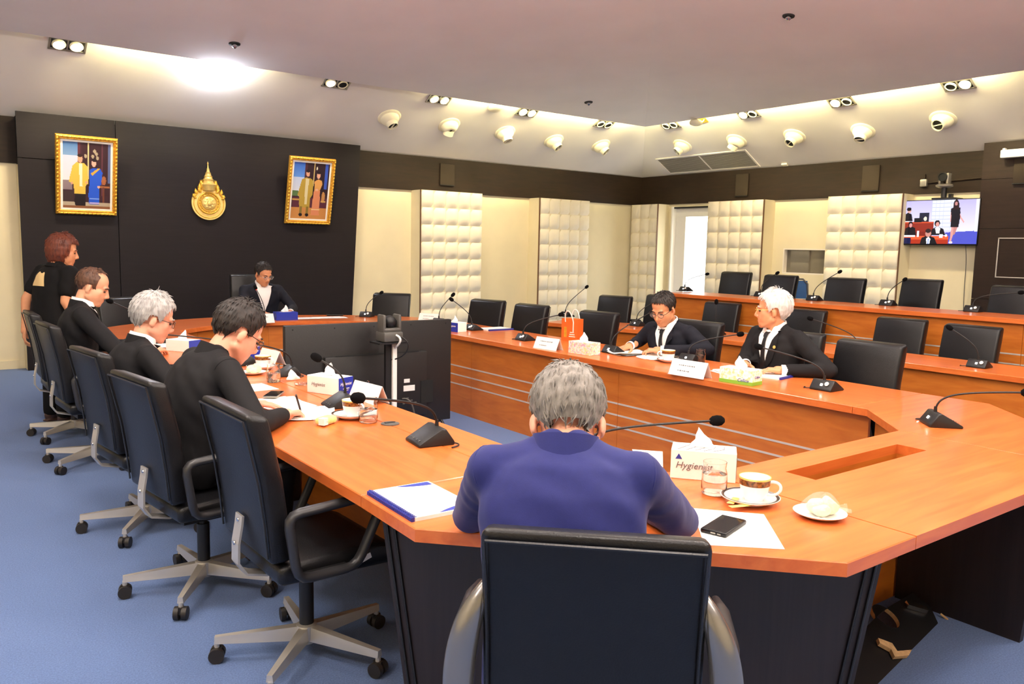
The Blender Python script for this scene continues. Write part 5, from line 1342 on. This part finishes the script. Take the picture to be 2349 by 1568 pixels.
# small things lying loose
t = thing('sugar_sachet', 'tiny white sachet beside the corner microphone', 'sachet', P(2105, 967), .3); MB().box((0, 0, .001), (.03, .008, .002)).obj('packet', 'mat_white', t, smooth=0)

# ------------------------------------------------------------------ big monitor on a low stand, with camera pole in front
YM = 5.55; ml = aty(653, 746, YM); mr = aty(1035, 733, YM); zb = .14
mw = mr.x-ml.x; mx = (ml.x+mr.x)/2; zt2 = (ml.z+mr.z)/2; mh = zt2-zb
t = thing('monitor', 'large black monitor standing inside the ring, its back to the camera', 'television', (mx, YM, 0), 0)
MB().rbox((0, .02, zb+mh/2), (mw, .05, mh), .006, 2).obj('rear_shell', 'tv_back', t, smooth=40)
MB().rbox((0, .046, zb+mh/2), (mw-.02, .004, mh-.02), .001, 1).obj('screen', 'screen_black', t, smooth=0)
MB().rbox((.02, -.02, zb+mh*.40), (mw*.62, .05, mh*.62), .012, 2).obj('electronics_bulge', 'tv_back', t)
MB().box((.02, -.046, zb+mh*.712), (mw*.5, .004, .006)).obj('groove', 'dark_hole', t, smooth=0)
for i in range(5): MB().lathe([(.006, 0), (.006, .001), (0, .001)], 8, (-mw*.46+mw*.23*i, -.0055, zt2-.03), frame((0, -1, 0))).obj('screw_hole', 'dark_hole', t)
MB().box((mw*.32, -.046, zb+.26), (.11, .006, .18)).obj('side_recess', 'dark_hole', t, smooth=0)
b = MB(); b.box((mw*.19, -.0465, zb+.36), (.05, .003, .03)).box((mw*.205, -.0465, zb+.30), (.10, .003, .045)); b.obj('rating_label', 'card', t, smooth=0)
b = MB()
for i in range(6): b.box((mw*.12+.035*i, -.047, zb+.22-.02*(i % 3)), (.02, .004, .012))
b.obj('ports', 'grey_body', t, smooth=0); MB().tube(bez(V3((mw*.16, -.05, zb+.22)), V3((mw*.2, -.12, zb+.25)), V3((mw*.23, -.10, zb+.1)), V3((mw*.24, -.06, .02)), 12), .007, 8).obj('cable', 'grey_body', t, smooth=80)
for s in (-1, 1): MB().tube([(s*mw*.44, .02, zb+.01), (s*mw*.45, -.13, .008)], .012, 8).tube([(s*mw*.44, .02, zb+.01), (s*mw*.45, .17, .008)], .012, 8).obj('foot', 'black', t)
MB().lathe([(.011, 0), (.009, .004), (0, .005)], 12, (mw*-.05, -.046, zb+mh*.46), frame((0, -1, 0))).obj('knob', 'chrome', t)
def ptz(t, s=1.0, body='grey_body', dome='grey_body'):
    MB().rbox((0, 0, .035*s), (.15*s, .14*s, .07*s), .012*s, 2).obj('camera_base', body, t)
    b = MB()
    for q in (-1, 1): b.rbox((q*.060*s, 0, .125*s), (.024*s, .10*s, .13*s), .011*s, 2)
    b.rbox((0, 0, .082*s), (.13*s, .11*s, .03*s), .012*s, 2); b.obj('yoke', body, t)
    h = MB().sphere((0, 0, .135*s), (.047*s, .052*s, .047*s), 18, 12).obj('camera_head', 'black', t, smooth=80)
    MB().cyl((0, .03*s, .135*s), (0, .075*s, .135*s), .034*s, .032*s, 20).obj('lens_barrel', body, h); MB().lathe([(.024*s, 0), (0, .002)], 16, (0, .0755*s, .135*s), frame((0, 1, 0))).obj('lens', 'screen_gloss', h)
YP = 5.28; pc_ = aty(893, 782, YP)
t = thing('camera_on_pole', 'grey conference camera on a pole in front of the big monitor', 'camera', (pc_.x, YP, 0), 0)
MB().box((0, 0, pc_.z-.008), (.24, .16, .012)).obj('shelf', 'black', t, smooth=0)
pw = aty(903, 860, YP); MB().rbox((pw.x-pc_.x, -.01, .44), (.034, .026, .78), .003, 1).obj('white_channel', 'pole_white', t); MB().box((.0, .02, (pc_.z-.01)/2), (.05, .03, pc_.z-.01)).obj('pole', 'black', t, smooth=0); MB().box((0, .0, .012), (.5, .40, .024)).obj('foot_plate', 'black', t, smooth=0)
e = thing('x', '', ''); ptz(e, 1.05)
for c in list(e.children): c.parent = t; c.location = (0, 0, pc_.z)
bpy.data.objects.remove(e)
MB().tube(bez(V3((.02, -.07, pc_.z+.05)), V3((.04, -.16, pc_.z+.03)), V3((.02, -.10, pc_.z-.02)), V3((pw.x-pc_.x, -.02, .80)), 12), .008, 8).obj('cable', 'pole_white', t, smooth=80); MB().tube(bez(V3((.05, -.07, pc_.z+.04)), V3((.14, -.14, pc_.z)), V3((.10, -.10, pc_.z-.12)), V3((.02, -.0, pc_.z-.14)), 12), .005, 8).obj('cable', 'black', t, smooth=80)

# ------------------------------------------------------------------ wall television, its camera, screen case, wall speakers
a, b_ = atx(2071, 460, 11.2), atx(2241, 563, 11.2); tw = a.y-b_.y; tvz = (a.z+b_.z)/2; tvh = a.z-b_.z
t = thing('wall_television', 'wall television showing a video meeting', 'television', (11.2, (a.y+b_.y)/2, tvz), -PI/2)
MB().rbox((0, .025, 0), (tw, .05, tvh), .006, 2).obj('case', 'screen_black', t, smooth=40); MB().box((0, .12, 0), (.4, .14, .3)).obj('mount', 'black', t, smooth=0)
r = Ras(176, 100, '#b9b4dc')
r.grad(0, 0, 1, .72, '#b0a8e0', '#d9d5ee')
r.rect(.40, 0, .70, .68, '#d8dcf6')
for i in range(8): r.rect(.40, .09*i+.075, .70, .09*i+.085, '#9aa0dc')
for i in range(6): r.rect(.40+.05*i, 0, .405+.05*i, .68, '#b4b9ea')
for i in range(4): r.rect(0, .09*i+.06, .05, .09*i+.07, '#7f86d0')
r.rect(0, 0, .05, .4, '#8e97e0')
r.poly([(.6, .74), (1, .70), (1, 1), (.58, 1)], '#4a4fb8'); r.rect(.96, 0, 1, .72, '#e6e2f2')
r.rect(0, .50, .44, .72, '#8a2a1e'); r.rect(0, .49, .44, .52, '#c24a2a'); r.rect(0, .82, .64, .90, '#e0562e'); r.rect(.14, .90, .64, 1, '#a5301c'); r.rect(.0, .72, .42, .82, '#7a241a')
r.rect(.24, .28, .37, .49, '#1b1c2e'); r.rect(.17, .40, .27, .50, '#0f0f18')
r.poly([(.02, .48), (.03, .32), (.08, .27), (.13, .31), (.15, .47)], '#15131d'); r.ell(.095, .22, .028, .06, '#c99a90'); r.ell(.09, .19, .032, .045, '#1a1116')
r.ell(.32, .42, .022, .05, '#e8d9c0'); r.rect(.02, .47, .12, .49, '#e9e2e6')
r.poly([(.04, .80), (.06, .64), (.12, .58), (.19, .63), (.21, .80)], '#14121a'); r.ell(.125, .55, .030, .075, '#1a1116'); r.ell(.128, .57, .020, .05, '#d08a86')
r.poly([(.40, .80), (.42, .66), (.49, .60), (.57, .66), (.60, .80)], '#15131c'); r.poly([(.46, .64), (.49, .60), (.53, .64), (.52, .76), (.48, .76)], '#f0eef6'); r.ell(.485, .53, .036, .075, '#171015'); r.ell(.488, .55, .022, .05, '#cf9088')
r.rect(.22, .70, .25, .84, '#e9eaf6'); r.rect(0, .80, .2, .84, '#f4f3f8'); r.rect(.52, .78, .57, .86, '#f4f3f8'); r.ell(.61, .81, .018, .03, '#f4f3f8')
r.poly([(.27, 1), (.29, .86), (.37, .80), (.46, .86), (.50, 1)], '#101019'); r.ell(.375, .76, .038, .085, '#c08478'); r.ell(.372, .70, .038, .05, '#2a1c1e'); r.poly([(.35, .88), (.38, .84), (.41, .88), (.40, 1), (.36, 1)], '#e4e8fa'); r.poly([(.372, .89), (.39, .89), (.386, 1), (.376, 1)], '#6a86dc')
r.rect(0, .86, .14, 1, '#151a44')
r.poly([(.645, .20), (.70, .16), (.765, .18), (.775, .36), (.76, .62), (.66, .62), (.655, .40)], '#17131c'); r.ell(.71, .10, .034, .10, '#2a1418'); r.rect(.675, .08, .75, .22, '#2a1418'); r.ell(.712, .09, .018, .045, '#b87a78')
r.poly([(.765, .30), (.79, .40), (.83, .50), (.82, .53), (.775, .42)], '#d49a94'); r.poly([(.645, .28), (.655, .28), (.66, .5), (.65, .5)], '#d49a94')
r.poly([(.67, .62), (.72, .62), (.70, .80), (.68, .95), (.66, .95), (.665, .80)], '#cf928c'); r.poly([(.70, .62), (.75, .62), (.72, .78), (.70, .80)], '#b87c78'); r.ell(.675, .965, .025, .03, '#e2c8c4')
r.obj('screen', tw-.02, tvh-.03, 'print_screen', t, (0, -.0012, .004), (PI/2, 0, 0))
MB().tube(bez(V3((tw*.35, .03, -tvh/2)), V3((tw*.37, .10, -tvh/2-.3)), V3((tw*.30, .16, -tvh/2-.5)), V3((tw*.34, .17, -tvh/2-.95)), 14), .005, 6).obj('cable', 'grey_body', t, smooth=80)
q = atx(2165, 448, 11.15)
t = thing('wall_camera', 'round conference camera on a bracket above the wall television', 'camera', (11.15, q.y, q.z-.02), PI/2)
MB().box((0, -.10, -.02), (.30, .24, .02)).box((.0, -.20, -.0), (.04, .06, .10)).obj('bracket', 'black', t, smooth=0)
MB().lathe([(0, .12), (.07, .12), (.105, .135), (.11, .155), (.09, .165), (0, .165)], 28).obj('base', 'silver_body', t); MB().cyl((0, 0, -.01), (0, 0, .12), .035, n=16).obj('post', 'black', t)
MB().rbox((-.05, 0, .24), (.03, .10, .14), .01, 2).rbox((.05, 0, .24), (.03, .10, .14), .01, 2).obj('yoke', 'silver_body', t)
h = MB().cyl((0, -.06, .26), (0, .075, .26), .055, .058, 22).obj('camera_head', 'grey_body', t); MB().lathe([(.058, 0), (.06, .012), (.046, .012), (.045, .002), (0, .002)], 22, (0, .075, .26), frame((0, 1, 0))).obj('lens', 'dark_hole', h)
q = atx(2121, 420, XW-.04); t = thing('junction_box', 'small grey junction box on the dark band left of the wall camera', 'junction box', (XW-.06, q.y, q.z), -PI/2)
MB().rbox((0, 0, 0), (.09, .05, .10), .008, 2).obj('box', 'silver_body', t); MB().tube([(.05, .01, 0), (.75, .01, .03)], .010, 8).obj('conduit', 'wood_band', t); MB().tube([(0, .01, .05), (0, .01, .12)], .012, 8).obj('conduit', 'wood_band', t)
a = atx(2297, 350, XC-.1); t = thing('screen_case', 'white projection screen case at the top of the dark wall section', 'screen case', (XC-.08, a.y, a.z-.02), -PI/2)
MB().rbox((.9, 0, 0), (1.8, .11, .10), .012, 2).obj('case', 'pole_white', t); [MB().box((x_, .02, .06), (.03, .05, .03)).obj('bracket', 'pole_white', t, smooth=0) for x_ in (.02, 1.7)]
def speaker(px0, px1, py0, py1, side, label):
    if side == 1: a, c = aty(px0, py0, YW-.04), aty(px1, py1, YW-.04); w_, h_ = c.x-a.x, a.z-c.z; loc, rz = ((a.x+c.x)/2, YW-.04, (a.z+c.z)/2), 0
    else:
        xx = XW-.04 if side == 2 else XC-.01; a, c = atx(px0, py0, xx), atx(px1, py1, xx); w_, h_ = a.y-c.y, a.z-c.z; loc, rz = (xx, (a.y+c.y)/2, (a.z+c.z)/2), -PI/2
    t = thing('wall_speaker', label, 'speaker', loc, rz, 'flat speakers on the dark band'); MB().rbox((0, -.012, 0), (w_, .024, h_), .006, 2).obj('grille', 'speaker_cloth', t); MB().box((0, -.012, -h_/2-.006), (w_*1.02, .03, .012)).obj('ledge', 'black', t, smooth=0)
speaker(1009, 1041, 374, 425, 1, 'flat brown speaker on the dark band above the first padded panel')
speaker(1690, 1716, 400, 448, 2, 'flat brown speaker on the dark band near the daylight window')
speaker(1981, 2016, 381, 436, 2, 'flat brown speaker on the dark band left of the television')
speaker(2330, 2375, 352, 418, 3, 'flat brown speaker below the white screen case')

# ------------------------------------------------------------------ portraits and emblem
def portrait(px, W, H, label, ras):
    c = aty(px[0], px[1], YB-.13); t = thing('framed_portrait', label, 'picture', c, 0, 'gilt framed portraits on the backdrop'); t.rotation_euler = (R_(14), 0, 0)
    fw_ = .055
    def side(p0, p1, p2, p3):
        # mitred moulding between outer p0,p1 and inner p3,p2 (x, z)
        prof = ((0, 0.0), (.12, -.035), (.35, -.045), (.6, -.03), (.8, -.036), (1, -.015)); vs = []
        for f, y in prof:
            for o, i_ in ((p0, p3), (p1, p2)): vs.append((o[0]+(i_[0]-o[0])*f, y, o[1]+(i_[1]-o[1])*f))
        MB().add(vs, [(2*k, 2*k+1, 2*k+3, 2*k+2) for k in range(len(prof)-1)]).obj('moulding', 'gold_frame', t, smooth=0, fix=False)
        n = max(3, int(math.hypot(p1[0]-p0[0], p1[1]-p0[1])/.045)); b = MB()
        for k in range(n):
            f = (k+.5)/n; f2 = .36; x = (p0[0]+(p1[0]-p0[0])*f)*(1-f2)+(p3[0]+(p2[0]-p3[0])*f)*f2; z = (p0[1]+(p1[1]-p0[1])*f)*(1-f2)+(p3[1]+(p2[1]-p3[1])*f)*f2
            b.sphere((x, -.044, z), (.016, .008, .012) if p0[1] == p1[1] else (.012, .008, .016), 8, 6, Matrix.Rotation(.5, 3, 'Y'))
        b.obj('carving', 'gold', t, smooth=80)
    o = [(-W/2, -H/2), (W/2, -H/2), (W/2, H/2), (-W/2, H/2)]; i_ = [(x-math.copysign(fw_, x), z-math.copysign(fw_, z)) for x, z in o]
    for k in range(4): side(o[k], o[(k+1) % 4], i_[(k+1) % 4], i_[k])
    MB().box((0, .005, 0), (W-.02, .02, H-.02)).obj('backing', 'black', t, smooth=0)
    MB().box((0, -.008, 0), (W-2*fw_+.01, .006, H-2*fw_+.01)).obj('mount', 'mat_white', t, smooth=0)
    ras.obj('painting', W-2*fw_-.045, H-2*fw_-.045, 'print_canvas', t, (0, -.0118, 0), (PI/2, 0, 0))
r = Ras(72, 104, '#3a1f2a')
r.grad(0, 0, .34, .30, '#3f6fa8', '#8fb0d8'); r.grad(0, .2, .34, .62, '#c9cfe6', '#f2eaf0'); r.rect(0, .58, .2, .72, '#8a7a80'); r.rect(.30, 0, .36, .75, '#5a2a36'); r.rect(.40, 0, .96, .8, '#331a22'); r.rect(.80, 0, .84, .8, '#5a2f3c'); r.rect(.52, 0, .545, .55, '#d8c890'); r.rect(.94, 0, 1, .6, '#5a6a9a')
for x, y in ((.47, .2), (.62, .2), (.70, .16), (.72, .22), (.66, .12)): r.ell(x, y, .03, .03, '#a89a80')
r.rect(0, .74, .22, 1, '#3a2a2a'); r.rect(0, .9, 1, 1, '#b7a890'); r.rect(0, .965, 1, 1, '#8a5a3a'); r.rect(.78, .64, .98, .67, '#a0643a'); r.rect(.84, .66, .88, .9, '#6a3a2a'); r.ell(.86, .56, .05, .07, '#a0603a')
r.poly([(.24, .90), (.25, .74), (.48, .74), (.47, .96), (.26, .96)], '#171016'); r.poly([(.20, .36), (.28, .30), (.44, .31), (.51, .36), (.53, .62), (.48, .64), (.47, .78), (.24, .78), (.22, .64), (.12, .60)], '#e2bf4e'); r.poly([(.33, .32), (.40, .32), (.41, .66), (.35, .66)], '#f6ecc8'); r.ell(.355, .245, .055, .06, '#d9a083'); r.ell(.35, .197, .054, .026, '#2a1a18'); r.ell(.19, .62, .025, .02, '#d9a083'); r.ell(.49, .60, .025, .02, '#d9a083')
r.poly([(.56, .40), (.64, .37), (.78, .38), (.83, .44), (.80, .62), (.76, .66), (.77, .93), (.55, .93), (.53, .80), (.56, .56)], '#2257d0'); r.poly([(.58, .46), (.74, .37), (.78, .38), (.62, .49)], '#d9a83a'); r.rect(.56, .84, .77, .86, '#7aa0f0'); r.rect(.56, .90, .77, .92, '#c9b8e0'); r.ell(.645, .30, .048, .055, '#e0ae9a'); r.ell(.66, .253, .05, .03, '#1c1216'); r.ell(.75, .66, .025, .02, '#e0ae9a')
portrait((199, 403), .66, .93, 'gilt framed portrait of a couple in yellow and blue robes, left of the emblem', r)
r = Ras(72, 104, '#33202a')
r.grad(0, 0, .32, .26, '#2f5fc0', '#5f92e0'); r.grad(0, .26, .32, .6, '#b8c8ea', '#dfe2ea'); r.rect(0, .5, .16, .6, '#5a7a4a'); r.rect(.34, 0, .9, .7, '#2c1a24'); r.rect(.30, 0, .37, .7, '#4a2834'); r.rect(.56, 0, .58, .4, '#c9b070'); r.rect(.88, 0, .96, .45, '#3a5ac0'); r.rect(.02, .62, 1, .82, '#5a2a3a'); r.rect(0, .80, 1, 1, '#c98a4a'); r.rect(.02, .64, .3, .67, '#c99a50'); r.ell(.88, .6, .05, .1, '#c08a50'); r.rect(.82, .66, .96, .69, '#d0a860'); r.ell(.64, .09, .02, .03, '#f2e6c8')
r.poly([(.24, .30), (.34, .26), (.48, .27), (.56, .31), (.57, .56), (.52, .62), (.52, .80), (.22, .80), (.20, .60), (.15, .58)], '#b89a3e'); r.poly([(.34, .28), (.44, .28), (.43, .74), (.36, .74)], '#d8cca0'); r.rect(.24, .78, .31, .93, '#8a7434'); r.rect(.42, .78, .49, .93, '#8a7434'); r.ell(.275, .93, .05, .03, '#1c1418'); r.ell(.455, .93, .05, .03, '#1c1418'); r.ell(.40, .19, .05, .055, '#d9a083'); r.ell(.395, .145, .052, .026, '#1f1614')
r.poly([(.60, .32), (.70, .28), (.80, .30), (.83, .36), (.78, .46), (.74, .52), (.80, .93), (.56, .93), (.62, .52)], '#dba05a'); r.poly([(.60, .50), (.78, .48), (.80, .93), (.57, .93)], '#d98a62'); r.rect(.57, .82, .80, .84, '#e8c890'); r.ell(.70, .21, .048, .058, '#e2ac92'); r.ell(.705, .16, .05, .028, '#1c1216'); r.ell(.68, .47, .04, .02, '#e2ac92')
portrait((711, 438), .67, .93, 'gilt framed portrait of a couple in golden robes, right of the emblem', r)
# emblem
ce = aty(478, 466, YB-.02)
t = thing('wall_emblem', 'golden crest with a tall tiered spire on the backdrop', 'emblem', (ce.x, YB-.012, ce.z))
F = frame((0, -1, 0), Vector((1, 0, 0))); F = Matrix(((1, 0, 0), (0, 0, -1), (0, 1, 0)))
b = MB(); n = 48
disc = [(.215*math.cos(a), .215*math.sin(a)) for a in [R_(150)+R_(240)*i/n for i in range(n+1)]] + [(.13, .16), (.07, .19), (-.07, .19), (-.13, .16)]
b.prism(disc, 0, .03, R=F); b.obj('shield', 'gold_light', t, smooth=30)
for rr, th_, k in ((.19, .006, 0), (.135, .010, .01), (.105, .006, .012)): MB().tube([F @ Vector((rr*math.cos(2*PI*i/48), rr*math.sin(2*PI*i/48), .032+k)) for i in range(48)], th_, 8, closed=True).obj('ring', 'gold', t, smooth=80)
pet = MB()
for i in range(20): a = 2*PI*i/20; pet.sphere(F @ Vector((.12*math.cos(a), .12*math.sin(a), .036)), (.012, .006, .012), 8, 6)
pet.obj('beading', 'gold', t, smooth=80)
b = MB(); b.lathe([(0, .028), (.06, .024), (.092, .012), (.095, .0)], 32, (0, -.03, 0), frame((0, -1, 0)))
for i in range(9): a = 2*PI*i/9; b.sphere(F @ Vector((.055*math.cos(a), .055*math.sin(a), .05)), (.018, .008, .012), 8, 6)
b.sphere(F @ Vector((0, 0, .06)), (.03, .012, .035), 10, 8); b.obj('medallion', 'gold_light', t, smooth=60)
b = MB()
for s in (-1, 1):
    for k, (x, z, l, a) in enumerate(((.15, .11, .07, 1.2), (.175, .07, .05, .9), (.11, .16, .09, 1.45), (.085, .19, .10, 1.5), (.05, .20, .10, 1.57), (.075, .225, .07, 1.0), (.10, .135, .08, 1.0))):
        p0 = Vector((s*x, 0, z)); d = Vector((s*math.cos(a), 0, math.sin(a)))
        b.tube([p0+Vector((0, -.03, 0)), p0+d*l*.5+Vector((0, -.042, 0)), p0+d*l+Vector((-s*.01, -.03, .01))], [.018, .022, .002], 8)
    b.tube([(s*.16, -.035, .10), (s*.19, -.045, .085), (s*.185, -.045, .06), (s*.16, -.045, .062)], .012, 8)
b.obj('flame_ornament', 'gold', t, smooth=80)
MB().lathe([(.075, .16), (.085, .20), (.10, .235), (.088, .25), (.072, .255), (.066, .29), (.074, .30), (.058, .31), (.05, .335), (.056, .342), (.042, .352), (.034, .38), (.038, .386), (.024, .396), (.017, .43), (.020, .436), (.010, .45), (.006, .50), (.011, .508), (.002, .53), (0, .535)], 24, (0, -.025, 0)).obj('spire', 'gold_light', t, smooth=50)
